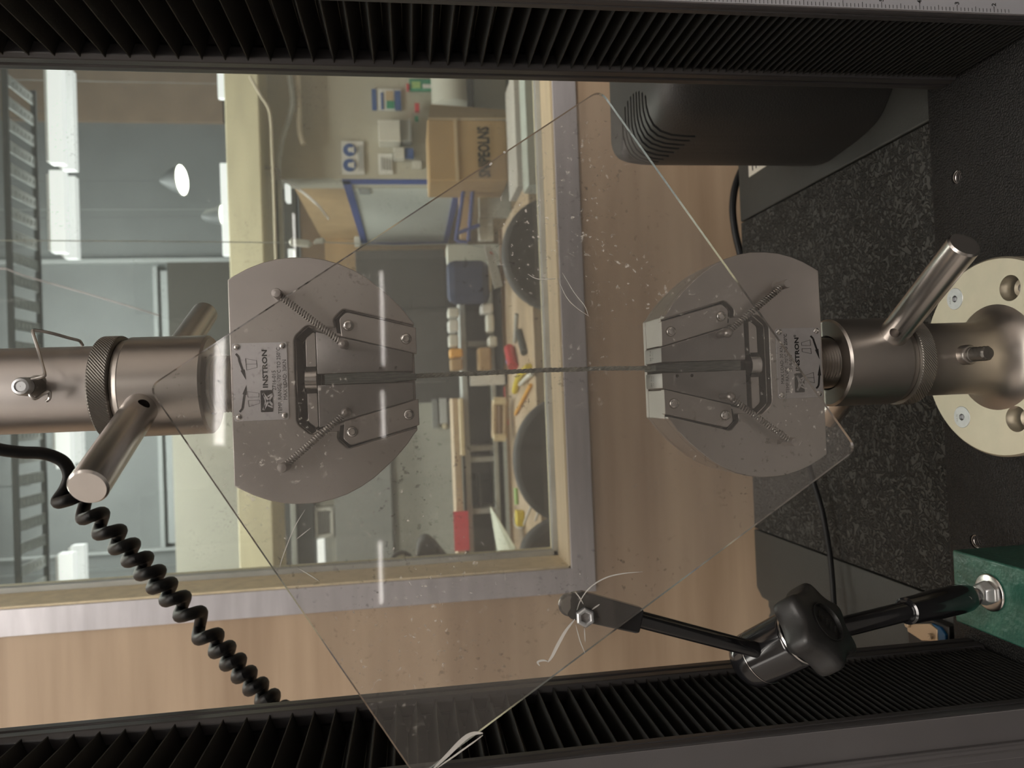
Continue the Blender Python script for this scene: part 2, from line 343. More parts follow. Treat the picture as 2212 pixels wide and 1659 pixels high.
# ---- columns
def pitch(z):
    pts = [(-.42, .0038), (-.35, .0042), (-.30, .0047), (-.25, .0056), (-.20, .0069), (-.15, .0086), (-.1, .0103), (0, .0126), (.1, .0143), (.2, .0150), (.6, .0150)]
    for (a, pa), (b, pb) in zip(pts, pts[1:]):
        if z <= b: return pa+(pb-pa)*max(0, (z-a)/(b-a))
    return .015
def column(side, label):
    s = side; fo = .0093 if s > 0 else .0018; xf = AX+s*.21                  # inner face
    def X(d): return xf+s*d                  # d = distance outward from the inner face
    t = thing('column', label, 'column', (X(.05), .45, ZT), None)
    top = .62
    def ext(name, poly, m, bev=.0012):
        return MB().prism([(X(d), y) for d, y in poly], lambda x, y: (x, y, ZT), lambda x, y: (x, y, top)).build(name, m, t, bev, 30)
    ext('rear_flange', [(0, .4895), (0, .496), (.0012, .4966), (.0012, .4985), (0, .499), (0, .505), (.0012, .5055), (.0012, .508), (.003, .511), (.03, .511), (.03, .4895), (.012, .4895), (.010, .487), (.003, .487)], 'col_paint', .0006)
    ext('front_flange', [(0, .4005+fo), (0, .3965+fo), (.0008, .396+fo), (.0008, .3955+fo), (.0001, .395+fo), (.0003, .3925+fo), (.0011, .3912+fo), (.03, .391+fo), (.03, .41+fo), (.012, .41+fo), (.010, .4005+fo)], 'col_paint', .0005)
    fc = [(.0016, .3904), (.0016, .3918), (.019, .3918), (.0195, .389), (.021, .388), (.0235, .388), (.025, .389), (.0255, .3935), (.043, .3935), (.045, .399), (.12, .399), (.12, .405), (.03, .405), (.03, .3904)] if s < 0 else [(.0010, .3904), (.0010, .392), (.12, .392), (.12, .405), (.03, .405), (.03, .3904)]
    ext('front_cover', [(d, y+fo) for d, y in fc], 'col_front', .0004)
    ext('column_body', [(.03, .41), (.12, .41), (.12, .511), (.03, .511)], 'col_front', .002)
    # bellows
    rows = []; z = ZT+.004; ph = 0
    zs = [z]
    while z < top-.02: z += pitch(z); zs.append(z)
    v = []; f = []
    for k, z in enumerate(zs):
        nz = zs[k+1] if k+1 < len(zs) else z+.015
        for zz, d in ((z, .0015), (z+.0006, .0012), ((z+nz)/2-.0003, .019), ((z+nz)/2+.0003, .019)):
            v += [(X(d), .4012+fo, zz), (X(d), .4915-(.0 if d < .01 else .0105), zz)]
    n = len(v)//2
    f = [(2*i, 2*i+1, 2*i+3, 2*i+2) for i in range(n-1)]
    mb = MB().add(v, f); bo = mb.build('bellows', 'bellows', t, 0, 0, recalc=False)
    if s < 0: bo.data.flip_normals()
    # dark screw-cover behind the bellows
    ext('screw_cover', [(.0215, .41), (.0215, .4895), (.03, .4895), (.03, .41)], 'col_paint', 0)
    return t
colR = column(1, 'right black machine column with the grey inch scale and pleated bellows')
colL = column(-1, 'left black machine column with pleated bellows below the coiled cord')
# ruler on the right column
def pfront(px, py, Y=.3997): return PY(px, py, Y)
rl = thing('inch_scale', 'grey graduated inch scale on the front of the black column', 'scale', (AX+.225, .399, ZT+.01)); RYF = .3904+.0093
rx0 = AX+.21+.0013
MB().box(rx0, rx0+.026, RYF-.0008, RYF, ZT+.006, .60).build('strip', 'ruler', rl, .0002, 0)
zn = {n: pfront(px, 22).z for n, px in ((7, 1735), (6, 1818), (5, 1903), (4, 1984), (3, 2066), (2, 2145))}
z5, z2 = zn[5], zn[2]; unit = (zn[7]-zn[2])/5
tk = MB()
for k in range(-4, 30*10):
    z = z2+unit*(k/10-0)
    if z > .585 or z < ZT+.008: continue
    ln = .0036 if k % 10 == 0 else (.0031 if k % 5 == 0 else .0021)
    tk.box(rx0+.0005, rx0+.0005+ln, RYF-.00095, RYF-.0008, z-.00012, z+.00012)
tk.build('tick_marks', 'ink', rl, 0, 0)
for n in range(2, 24):
    text('numeral', str(n), .0040, rx0+.0042, RYF-.0009, z2+unit*(n-2)-.0013, 'ink', rl, bold=.00006)
# crosshead above the frame
ch = thing('crosshead', 'dark moving crosshead carrying the upper grip', 'crosshead', (AX, .45, .36))
MB().box(AX-.207, AX+.207, .395, .51, .36, .47).build('beam', 'col_front', ch, .004, 0)
MB().lathe([(.04, .33), (.04, .36)], (AX, AY, 0), (0, 0, 1), 40).build('load_cell', 'nickel', ch, .001)

# ---- profile of the wedge grip body (v from the mouth, u from the axis)
OUT = [(0, .0305), (.0015, .0319), (.006, .0382), (.0125, .0452), (.019, .0510), (.025, .0560), (.032, .0604), (.040, .0642), (.048, .0666), (.056, .0680), (.066, .0681), (.074, .0672), (.082, .0651), (.0895, .0621), (.0965, .0583), (.0998, .0562)]
def wedge_u(v): return .0129+.262*v
def make_grip(up):
    s = 1 if up else -1; zm = -.0035 if up else -.1505; js = .0035 if up else 0.0
    def G(u, v, d): return (AX+u, .414+d, zm+s*v)
    def P2(q): return [(u, v) for u, v in q]
    lab = 'upper' if up else 'lower'
    t = thing('wedge_grip', ('upper' if up else 'lower')+' round satin metal wedge grip '+('hanging from the crosshead' if up else 'standing over the base flange'), 'grip', G(0, .1, .02))
    outer = [(u, v) for v, u in OUT]
    full = outer+[(-u, v) for u, v in reversed(outer)]
    def slab(poly, d0, d1): return MB().prism(poly, lambda u, v: G(u, v, d0), lambda u, v: G(u, v, d1))
    inner_mid = [(wedge_u(0)+.0003, 0), (wedge_u(.054)+.0003, .054), (.0300, .0584), (.0238, .0656), (.0001, .0656)]
    inner_front = rpoly([(.0290, 0, 0), (.0392, .0385, .0035), (.0335, .0445, .005), (.0290, .0435, .001), (.0292, .052, .001), (.0305, .0585, .004), (.0238, .0658, .006), (0, .0660, 0)])[:-1]
    def ring(inner): return outer+[(-u, v) for u, v in reversed(outer)]+[(-u, v) for u, v in inner]+[(u, v) for u, v in reversed(inner)]
    b = slab(full, .0345, .040); b2 = slab(ring(inner_mid), .0065, .0345); b3 = slab(ring(inner_front), 0, .0065)
    body = MB(); [body.add(q.v, q.f) for q in (b, b2, b3)]
    body.build('body', 'nickel', t, .0005, 30)
    # jaws
    for sg in (1, -1):
        v0, v1 = -.0022+js, .0505+js
        poly = [(.0031, v0), (wedge_u(v0+.0 if not up else v0)-.0002, v0), (wedge_u(v1)-.0004, v1), (.0031, v1)]
        j = slab([(sg*u, v) for u, v in poly], .0012, .0312).build('jaw', 'jaw', t, .0004, 30)
        if sg == (1 if up else -1):
            hb = MB()
            for vv in (.0072, .0163): p = G(sg*.0052, vv+js, 0); hb.lathe([(.00095, -.002), (.00095, .006)], p, (0, 1, 0), 14)
            cut(j, hb)
        pv = .0347+js; p = G(sg*.0185, pv, 0)
        pin = MB().lathe([(.0021, .004), (.0021, -.009), (.0028, -.0095), (.0028, -.0105), (.0022, -.0125), (.001, -.0135)], p, (0, 1, 0), 18)
        pin.build('jaw_pin', 'strip', j)
        if not up:
            text('stamped_text', ['-25 S26', '25-S26'][sg > 0], .0032, AX+sg*.0082, .0, 0, 'jaw', j, align='CENTER') if False else None
            a = G(sg*.0078, v0-.00004, .021); q = text('stamped_text', '.25 S26', .0030, a[0], a[1]-.001, a[2], 'jaw', j, align='CENTER', rot=Matrix.Identity(4), xs=.8)
            q = text('stamped_text', 'T7 mm', .0030, a[0], a[1]-.0052, a[2], 'jaw', j, align='CENTER', rot=Matrix.Identity(4), xs=.8)
        # cover strip
        st = rpoly([(wedge_u(-.0012)+.0002, -.0012, 0), (.0276, -.0012, .0008), (.0374, .0372, .003), (.0335, .0412, .003), (wedge_u(.0405)+.0002, .0402, .0006)])
        so = slab([(sg*u, v) for u, v in st], .0016, .0075).build('cover_strip', 'strip', t, .0004, 30)
        for (u, v) in ((.0214, .0045), (.0297, .0362)):
            p = Vector(G(sg*u, v, .0016))
            sc = MB().lathe([(.0032, .0004), (.0032, -.0004), (.0029, -.0014), (.0023, -.0021), (.00165, -.0023), (.0015, -.0010), (.0001, -.0009)], p, (0, 1, 0), 24, cap=False)
            sc.build('screw', 'steel', so)
        # spring from the jaw pin to the outer pin
        pu, pw = .0467, .0722
        q = Vector(G(sg*pu, pw, 0))
        MB().lathe([(.0036, .001), (.0036, -.0001), (.0027, -.0002), (.0027, -.0115), (.0023, -.0130), (.0002, -.0133)], q, (0, 1, 0), 20).build('spring_pin', 'strip', t)
        a = Vector(G(sg*.0185, pv, -.0072)); e = Vector(G(sg*pu, pw, -.0085)); d = (e-a).normalized()
        hp = helix(a+d*.0028, e-d*.0028, .0016, 26, 10)
        hp = [a+Vector((0, -.001, 0)), a+d*.0016]+hp+[e-d*.0016, e+Vector((0, -.001, 0))]
        MB().tube(hp, .00045, 6).build('spring', 'spring', t)
    # wedge carrier and push rod seen behind the jaws
    cr = rpoly([(-.0262, .0548, 0), (.0262, .0548, 0), (.0268, .0560, .001), (.0232, .0603, .0035), (-.0232, .0603, .0035), (-.0268, .0560, .001)])
    slab(cr, .0045, .030).build('wedge_carrier', 'strip', t, .0004, 30)
    e = Vector((0, 0, s))
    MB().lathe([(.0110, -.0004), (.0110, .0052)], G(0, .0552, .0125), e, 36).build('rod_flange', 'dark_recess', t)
    MB().lathe([(.0063, -.0006), (.0063, .0056)], G(0, .0552, .0066), e, 32).build('push_rod', 'steel', t)
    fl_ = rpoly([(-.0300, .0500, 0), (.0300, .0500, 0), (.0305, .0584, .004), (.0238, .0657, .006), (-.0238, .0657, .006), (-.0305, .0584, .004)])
    slab(fl_, .0341, .0344).build('cavity_floor', 'dark_recess', t, 0, 0)  # dark sheet that paints shade into the bottom of the cavity
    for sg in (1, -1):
        slab([(sg*u, v) for u, v in [(.0140, .0004), (.0286, .0004), (.0388, .0385), (.0334, .0440), (.0262, .0430)]], .0061, .0064).build('recess_floor', 'dark_recess', t, 0, 0)  # dark sheets that paint shade into the gaps around the cover strips
    # nameplate
    pv0, pv1 = .0695, .0985
    pl = rpoly([(-.0213, pv0, .0015), (.0213, pv0, .0015), (.0213, pv1, .0015), (-.0213, pv1, .0015)])
    npz = slab(pl, -.0006, 0.0).build('nameplate', 'plate_al', t, .0001, 30)
    ztop = max(zm+s*pv0, zm+s*pv1)
    def T(body, w, u, size, align='CENTER', xs=1.0, bold=0): text('lettering', body, size, AX+u, .4133, ztop-w, 'ink', npz, xs, align, bold)
    def bar(mb, u0, w0, u1, w1, th):
        a = Vector((u0, w0)); b = Vector((u1, w1)); n = (b-a).normalized(); n = Vector((-n.y, n.x))*th/2
        mb.prism([(a+n), (b+n), (b-n), (a-n)], lambda u, w: (AX+u, .4132, ztop-w), lambda u, w: (AX+u, .4134, ztop-w))
    def polyl(mb, pts, th):
        for i in range(len(pts)): bar(mb, *pts[i], *pts[(i+1) % len(pts)], th)
    ik = MB(); lg = MB()
    if up:
        T('INSTRON', .0182, -.0037, .0037, 'LEFT', 1.33, .00012); T('®', .0168, .0172, .002)
        T('2716-015', .0225, .0004, .0029); T('TEMP. RANGE: -70°C TO 250°C', .0253, .0002, .0029, xs=.92); T('MAX LOAD: 30KN', .0283, .0006, .0029, xs=.95)
        lu0, lu1, lw0, lw1 = -.0168, -.0048, .0142, .0205
        for pts in ([(.0128, .0069), (.0065, .0073), (.0078, .0129), (.0116, .0126)],): polyl(ik, pts, .00016)
        bar(ik, .0097, .007, .0097, .0128, .00016)
        polyl(ik, [(-.0052, .0073), (-.0083, .0076), (-.0084, .0134), (-.0063, .0134)], .00016); polyl(ik, [(-.0102, .0076), (-.0135, .008), (-.0119, .0136), (-.0101, .0136)], .00016)
        arrows = ([(.0156, .0020), (.0118, .0036), (.0066, .0052)], (.0012, .0068), 1), ([(-.0162, .0030), (-.0125, .0048), (-.0068, .0058)], (-.0016, .0070), 1)
        tails = ((.0158, .002), (-.0164, .003))
    else:
        T('MAX LOAD: 30 KN', .0042, -.0008, .0029, xs=.95); T('TEMP RANGE: -70°C TO 250°C', .0072, .0, .0029, xs=.92); T('2716-015', .0098, 0, .0027)
        T('INSTRON', .0146, -.0050, .0037, 'LEFT', 1.30, .00012); T('®', .0130, .0165, .002)
        lu0, lu1, lw0, lw1 = -.0178, -.0062, .0110, .0171
        polyl(ik, [(.0138, .0222), (.0104, .0224), (.0106, .0165), (.0123, .0164)], .00016); polyl(ik, [(.0086, .0224), (.0054, .0226), (.0068, .0167), (.0087, .0166)], .00016)
        polyl(ik, [(-.0060, .0234), (-.0124, .0238), (-.0106, .0176), (-.0078, .0174)], .00016); bar(ik, -.0092, .0236, -.0092, .0175, .00016)
        arrows = ([(.0162, .0226), (.0130, .0246), (.0080, .0262)], (.0022, .0276), 1), ([(-.0158, .0248), (-.0128, .0266), (-.0080, .0272)], (-.0014, .0277), 1)
        tails = ((.0162, .0226), (-.0158, .0248))
    for pts, tip, _ in arrows:
        pr = [Vector(q) for q in pts]; cv = [pr[0], (pr[0]+pr[1])/2+Vector((0, .0006)), pr[1], (pr[1]+pr[2])/2, pr[2]]
        for a, b in zip(cv, cv[1:]): bar(ik, a.x, a.y, b.x, b.y, .0011)
        a = pr[2]; b = Vector(tip); n = (b-a).normalized(); m = Vector((-n.y, n.x))*.0011
        ik.prism([tuple(a+m), tuple(b), tuple(a-m)], lambda u, w: (AX+u, .4132, ztop-w), lambda u, w: (AX+u, .4134, ztop-w))
    ik.build('arrow_marks', 'ink', npz, 0, 0)
    lo = rpoly([(lu0, lw0, .0006), (lu1, lw0, .0006), (lu1, lw1, .0006), (lu0, lw1, .0006)])
    MB().prism(lo, lambda u, w: (AX+u, .4131, ztop-w), lambda u, w: (AX+u, .4134, ztop-w)).build('emblem', 'ink', npz, 0, 0)
    lw, lh = lu1-lu0, lw1-lw0
    def EB(x0, y0, x1, y1, th):
        a = Vector((lu0+lw*x0, lw0+lh*y0)); b = Vector((lu0+lw*x1, lw0+lh*y1)); n = (b-a).normalized(); n = Vector((-n.y, n.x))*th/2
        lg.prism([tuple(a+n), tuple(b+n), tuple(b-n), tuple(a-n)], lambda u, w: (AX+u, .4128, ztop-w), lambda u, w: (AX+u, .4132, ztop-w))
    EB(.1, .2, .78, 1, .0011); EB(.86, .2, .3, 1, .0011); EB(.12, .28, .5, .42, .0007); EB(.5, .42, .86, .25, .0007); EB(.3, .6, .2, 1.0, .0008); EB(.7, .6, .82, 1.0, .0008)
    lg.build('emblem_lines', 'plate_al', npz, 0, 0)
    for u in (-.0190, .0192):
        for v in (.0719, .0960):
            MB().dome(G(u, v, -.0006), (0, -1, 0), .0018, .0011, 16).build('rivet', 'steel', npz)
    # barrel, lock ring and handle bar
    zb = (.0965 if up else -.2505)
    e = Vector((0, 0, s)); o = Vector((AX, AY, zb))
    th = [(.0128, -.004)]
    for k in range(9): th += [(.0152, k*.0018), (.0163, k*.0018+.0009)]
    MB().lathe(th+[(.0128, .0175)], o, e, 40).build('threaded_stud', 'barrel', t)
    bpr = [(.0172, .0300), (.0172, .0145), (.0176, .0139), (.0266, .0139), (.0279, .0152), (.0279, .0555), (.0268, .0565), (.0262, .0600), (.018, .0600)]
    bar_o = MB().lathe(bpr, o, e, 64).build('barrel', 'barrel', t)
    zc = .1415 if up else -.2965; ang = math.radians(243 if up else 305); hd = Vector((math.cos(ang), math.sin(ang), 0)); hc = Vector((AX, AY, zc))
    rear = .118 if up else .066
    prof = [(.0001, -rear), (.0078, -rear), (.0087, -rear+.0012), (.0087, .1008), (.0078, .102), (.0001, .102)]
    hb = MB().lathe(prof, hc, hd, 40, cap=False).build('handle_bar', 'nickel_bar', t)
    side = hd.cross(Vector((0, 0, 1)))
    tc = Vector((0, 0, 0))-hc; tc = (tc-hd*tc.dot(hd)).normalized(); cp = hc+hd*(.0345 if up else .0355)
    cut(hb, MB().lathe([(.0031, -.005), (.0031, .02)], cp, tc, 24))
    n = 200
    rp_ = [(.0265, .0602), (.0283, .0606)]+[(.0285, .0612+.00078*k) for k in range(12)]+[(.0283, .0704), (.0268, .0712), (.022, .0712)]
    MB().lathe(rp_, o, e, n, rfun=lambda i, j, r: r+(.00035 if (2 <= j <= 13 and (i+j) % 2) else 0)).build('lock_ring', 'knurl', t, 0, 0)
    return t
gU = make_grip(True); gL = make_grip(False)

# ---- upper shaft with its pin
us = thing('coupling_shaft', 'satin metal coupling shaft above the knurled ring with a clipped pin', 'shaft', (AX, AY, .168))
MB().lathe([(.0236, .168), (.0236, .33)], (AX, AY, 0), (0, 0, 1), 56).build('shaft', 'nickel', us)
pu = PY(80, 836, .411)
MB().lathe([(.0062, .003), (.0062, -.0005), (.0048, -.001), (.0048, -.0125)], (pu.x, .4115, pu.z), (0, 1, 0), 28).build('clevis_pin', 'knurl', us)
MB().lathe([(.0046, -.0122), (.0046, -.0160), (.0040, -.0172), (.0028, -.0176), (.0024, -.0170), (.0002, -.0170)], (pu.x, .4115, pu.z), (0, 1, 0), 28, cap=False).build('pin_end', 'zinc', us)
wr = [PY(*q) for q in ((70, 833, .399), (64, 850, .397), (75, 861, .398), (92, 852, .402), (106, 846, .404), (107, 860, .404), (101, 866, .405))]
wr2 = [PY(*q) for q in ((68, 820, .399), (78, 818, .399), (94, 813, .399), (96.5, 808, .400), (92, 790, .403), (83, 757, .409), (72, 722, .413), (71, 715, .414), (77, 713.5, .415), (108, 719, .419), (152, 731, .427), (170, 735.5, .430), (175, 740, .432), (179, 747, .433))]
MB().tube(crom(wr, 5), .00085, 8).build('clip_wire', 'spring', us)
MB().tube(crom(wr2, 5), .00085, 8).build('clip_wire', 'spring', us)
# ---- lower adapter and flange
ad = thing('base_flange', 'cream plated round flange and shaft bolted to the black table', 'flange', (AX, AY, ZT))
ZD = -.385
fl = MB().lathe([(.0655, ZT), (.066, ZT+.001), (.066, ZD-.0012), (.0648, ZD), (.0001, ZD)], (AX, AY, 0), (0, 0, 1), 96, cap=False)
flo = fl.build('disc', 'cream_metal', ad)
hh = MB(); sp = []
for u, v in ((.0434, .0330), (-.0404, .0318)): sp.append((u, v)); hh.lathe([(.0072, -.0022), (.0082, .004)], (AX+u, AY+v, ZD), (0, 0, 1), 32)
for u, v in ((.0438, -.0150), (-.0406, -.0148)): hh.lathe([(.0084, -.017), (.0084, .0), (.0092, .001)], (AX+u, AY+v, ZD), (0, 0, 1), 32)
cut(flo, hh)
for u, v in sp:
    b = MB(); b.lathe([(.0075, -.002), (.0079, -.0002), (.0074, .0002), (.0024, .0002)], (AX+u, AY+v, ZD), (0, 0, 1), 36, cap=False); b.lathe([(.0024, .0002), (.0024, -.0018), (.0001, -.0019)], (AX+u, AY+v, ZD), (0, 0, 1), 6, cap=False)
    so = b.build('countersunk_screw', 'zinc', ad)
    for k in range(9):
        a = .4+k*.32
    text('stamped_text', 'A4-70', .0022, AX+u-.0034, AY+v+.0036, ZD+.0002, 'jaw', so, rot=Matrix.Identity(4))
for u, v in ((.0438, -.0150), (-.0406, -.0148)):
    b = MB(); b.lathe([(.0066, -.0168), (.0066, -.0092), (.006, -.0086), (.0030, -.0086)], (AX+u, AY+v, ZD), (0, 0, 1), 28, cap=False); b.lathe([(.0030, -.0086), (.0030, -.012), (.0001, -.012)], (AX+u, AY+v, ZD), (0, 0, 1), 6, cap=False)
    b.build('socket_screw', 'steel', ad)
MB().lathe([(.0228, -.3208), (.0236, -.3216), (.0236, -.366), (.0242, -.372), (.0262, -.3775), (.0300, -.3822), (.0345, -.3848), (.0365, -.3856)], (AX, AY, 0), (0, 0, 1), 64, cap=False).build('shaft', 'barrel', ad)
pp = PY(2083, 767, .411); q = Vector((pp.x, .4105, pp.z))
MB().lathe([(.0062, .004), (.0062, -.004), (.0055, -.0052), (.0046, -.0056)], q, (0, 1, 0), 28, cap=False).build('pin_socket', 'barrel', ad)
MB().lathe([(.0047, -.0050), (.0047, -.0072), (.0043, -.0075)]+[(.0042, -.0080-.0008*k) for k in range(13)]+[(.0036, -.0188), (.0001, -.0190)], q, (0, 1, 0), 32, cap=False, rfun=lambda i, j, r: r+(.0003 if 3 <= j <= 15 and (i+j) % 4 < 2 else 0)).build('knurled_pin', 'knurl', ad)

# ---- yarn sample held between the jaws
yn = thing('yarn_sample', 'grey green twisted yarn sample stretched between the two grips', 'yarn', (AX, .432, -.148))
def ply(ph, r0):
    pts = []
    zt, zb = .002, -.153
    a = Vector((AX+.0004, .425, zt)); b = Vector((AX+.0002, .425, zb)); n = 150
    for k in range(n+1):
        t = k/n; c = a.lerp(b, t); an = ph+t*2*PI*17; w = r0*(.9+.25*noise.noise(Vector((t*14, ph, 0))))
        c += Vector((.0006*noise.noise(Vector((t*5, 3, 1)))+.0009*math.sin(t*2.6), 0, 0))
        pts.append(c+Vector((w*math.cos(an), w*math.sin(an), 0)))
    return pts
for ph in (0, 2*PI/3, 4*PI/3): MB().tube(ply(ph, .0007), .00085, 6).build('strand', 'yarn', yn)
for (za, zb) in ((-.004, .0465), (-.1445, -.1975)):
    mb = MB(); n = 26; v = []; f = []
    for k in range(n+1):
        t = k/n; z = za+(zb-za)*t; w = (.0016+.0012*min(1, t*4)) + .00025*noise.noise(Vector((z*300, 0, 0))); c = AX+.0003*noise.noise(Vector((z*160, 5, 0)))
        v += [(c-w, .4146, z), (c+w, .4146, z), (c+w, .436, z), (c-w, .436, z)]
    for k in range(n):
        for i in range(4): f.append((4*k+i, 4*k+(i+1) % 4, 4*k+4+(i+1) % 4, 4*k+4+i))
    f += [(3, 2, 1, 0), (4*n, 4*n+1, 4*n+2, 4*n+3)]
    mb.add(v, f).build('clamped_end', 'yarn_dark', yn)
fz = MB()
for k in range(26):
    z = random.uniform(-.15, -.002); an = random.uniform(0, 2*PI); p0 = Vector((AX+.0009*math.cos(an), .425+.001*math.sin(an), z)); d = Vector((math.cos(an)*.0016, math.sin(an)*.001, random.uniform(-.003, .003)))
    fz.tube([p0, p0+d*.6, p0+d+Vector((0, 0, .0008))], .00009, 4)
fo_ = fz.build('loose_fibres', 'yarn', yn); fo_['kind'] = 'stuff'

# ================================================================= SHIELD AND ITS STAND
PA, PB_, PC_ = .3600, .06, .07
def PP(px, py, off=0.0):
    r = ray(px, py); t = (PA+off)/(r.y-PB_*r.x-PC_*r.z); return r*t
NP = Vector((PB_, -1, PC_)).normalized()      # towards the camera
sh = thing('acrylic_shield', 'clear scratched acrylic sheet turned like a diamond in front of both grips', 'shield', PP(1262, 1332))
qs = [PP(*q) for q in ((1297, 192), (319, 836), (900, 1683), (1853, 970))]
cen = sum(qs, Vector())/4; ex = (qs[1]-qs[0]).normalized(); ey = NP.cross(ex).normalized()
loc = [((q-cen).dot(ex), (q-cen).dot(ey)) for q in qs]
rp = rpoly([(x, y, .006) for x, y in loc], 6)
TH_ = .0024
def SP(x, y, d): return cen+ex*x+ey*y-NP*d
n = len(rp)
MB().add([SP(x, y, 0) for x, y in rp], [tuple(range(n))]).build('front_face', 'plate', sh, 0, 0, recalc=False)
MB().add([SP(x, y, TH_) for x, y in rp], [tuple(range(n))[::-1]]).build('rear_face', 'film', sh, 0, 0, recalc=False)
MB().add([SP(x, y, 0) for x, y in rp]+[SP(x, y, TH_) for x, y in rp], [(i, (i+1) % n, n+(i+1) % n, n+i) for i in range(n)]).build('edge', 'plate_edge', sh, 0, 0)
def sliver(pts, w, name='crack', d=-.0004):
    mb = MB(); P3 = [PP(*q)+NP*.0004 for q in pts]; P3 = crom(P3, 5); m = len(P3); v = []; f = []
    for k, p in enumerate(P3):
        dd = (P3[min(m-1, k+1)]-P3[max(0, k-1)]).normalized(); nn = dd.cross(NP).normalized(); t = k/(m-1); ww = w*max(.12, math.sin(PI*min(.98, max(.02, t)))**.6)/2
        v += [p-nn*ww, p+nn*ww, p+nn*ww*.3-NP*.0012]
    for k in range(m-1):
        for i in range(3): f.append((3*k+i, 3*k+(i+1) % 3, 3*k+3+(i+1) % 3, 3*k+3+i))
    mb.add(v, f).build(name, 'crack', sh, 0, 0)
sliver([(1242, 1337), (1222, 1362), (1205, 1392), (1192, 1418), (1183, 1430)], .0016)
sliver([(1183, 1428), (1172, 1426), (1161, 1430), (1166, 1438)], .0010)
sliver([(1246, 1318), (1254, 1296), (1275, 1268), (1310, 1247), (1350, 1238), (1388, 1235)], .0006)
sliver([(1242, 1278), (1252, 1291), (1260, 1305)], .0005); sliver([(1278, 1317), (1286, 1311), (1295, 1305)], .0007)
sliver([(1243, 1348), (1253, 1385), (1264, 1412)], .0005); sliver([(1262, 1355), (1264, 1388)], .0005)
sliver([(935, 1661), (965, 1632), (1000, 1597), (1022, 1584), (1043, 1583)], .0022); sliver([(945, 1658), (990, 1626), (1043, 1588)], .0008)
sliver([(1205, 600), (1222, 640), (1245, 665), (1272, 683)], .0004); sliver([(1215, 590), (1240, 632), (1262, 660), (1270, 680)], .0004)
sliver([(1140, 592), (1162, 603), (1200, 602)], .0004)
sliver([(1063, 352), (1057, 358)], .0012); sliver([(1092, 331), (1087, 328)], .0012)
sliver([(660, 1100), (636, 1140), (612, 1200), (605, 1225)], .0004); sliver([(640, 1165), (672, 1140)], .0004); sliver([(642, 1225), (690, 1255)], .0004)
# ---- stand
gc = thing('magnetic_stand', 'black jointed stand on a green magnetic base holding the acrylic sheet', 'stand', (-.139, .41, ZT))
bx0, bx1, byf, byr, bz = -.1628, -.1148, .372, .448, -.358
gb = MB().box(bx0, bx1, byf, byr, ZT, bz).build('magnet_base', 'green', gc, .0012, 30, 3)
so = PZ(2140, 1280, bz)
MB().lathe([(.0112, 0), (.0118, .0008), (.0112, .0016), (.0095, .0020)], so, (0, 0, 1), 32).build('washer', 'steel', gc, .0002)
ball = so+Vector((.0002, .0, .0105))
MB().lathe([(.0072, .0018), (.0082, .003), (.0074, .0062), (.0058, .008)], so, (0, 0, 1), 6).build('stud_nut', 'zinc', gc, .0008)
sock_a = PY(2098, 1288, .412); sock_b = PY(1958, 1320, .392); arm_b = PY(1790, 1362, .387); dv = (sock_b-sock_a).normalized(); LS = (sock_b-sock_a).length
MB().lathe([(.0052, -.004), (.0066, 0), (.0083, .006), (.0088, .013), (.0086, LS*.62), (.0079, LS*.8), (.0077, LS), (.0066, LS+.0006), (.0056, LS+.0004)], sock_a, dv, 36).build('ball_socket', 'black_gloss', gc)
MB().tube([sock_b-dv*.004, arm_b], .0056, 28).build('lower_arm', 'black_gloss', gc)
ss = PY(2088, 1292, .402); MB().lathe([(.0019, -.001), (.0019, .0022), (.0008, .0022)], ss, (-.1, -1, .15), 14).build('grub_screw', 'jaw', gc)
ca = PY(1616, 1431, .3985); cb = PY(1733, 1371, .3715); cd = (cb-ca).normalized(); LC = (cb-ca).length
MB().lathe([(.0100, -.0035), (.0128, -.0018), (.0146, .0012), (.0152, .0042), (.0153, .0092), (.0149, .0094), (.0149, .0102), (.0153, .0104), (.0153, LC-.005), (.0150, LC-.0036), (.0144, LC-.003), (.0110, LC-.0028), (.0108, LC+.001)], ca, cd, 64).build('joint_body', 'black_gloss', gc)
MB().lathe([(.0150, .0095), (.0154, .0097), (.0154, .0100), (.0150, .0101)], ca, cd, 64, cap=False).build('chrome_ring', 'steel', gc)
MB().lathe([(.0144, LC-.0034), (.0151, LC-.0030), (.0148, LC-.0022), (.0130, LC-.0022)], ca, cd, 64, cap=False).build('chrome_ring', 'steel', gc)
ka = ca+cd*(LC+.0010); kn = 84
def kr(i, j, r):
    a = 2*PI*i/kn*6; w = min(1, max(0, (r-.0115)/.006)); return r*(1+w*(.105*math.cos(a)+.016*math.cos(2*a)))
kp = [(.010, 0), (.0195, .0002), (.0208, .0014), (.0213, .0045), (.0213, .0112), (.0209, .0134), (.0198, .0148), (.0180, .0156), (.0150, .0161), (.0122, .0164), (.0108, .0164), (.0102, .0162), (.0099, .0146), (.0001, .0144)]
ko = MB().lathe(kp, ka, cd, kn, cap=False, rfun=kr).build('knob', 'black_plastic', gc, 0, 40)
MB().lathe([(.0102, .0166), (.0104, .0172), (.0098, .0172), (.0096, .0164)], ka, cd, 40, cap=False).build('knob_cap_ring', 'black_plastic', ko)
p0 = ka+cd*.0158; tq = cd.orthogonal().normalized(); tw = cd.cross(tq)
kb = MB()
for i in range(5): a = p0+tq*(-.006+.003*i); kb.tube([a-tw*.002, a+tw*.0025], .0005, 6)
kb.build('knob_marks', 'black_plastic', ko)
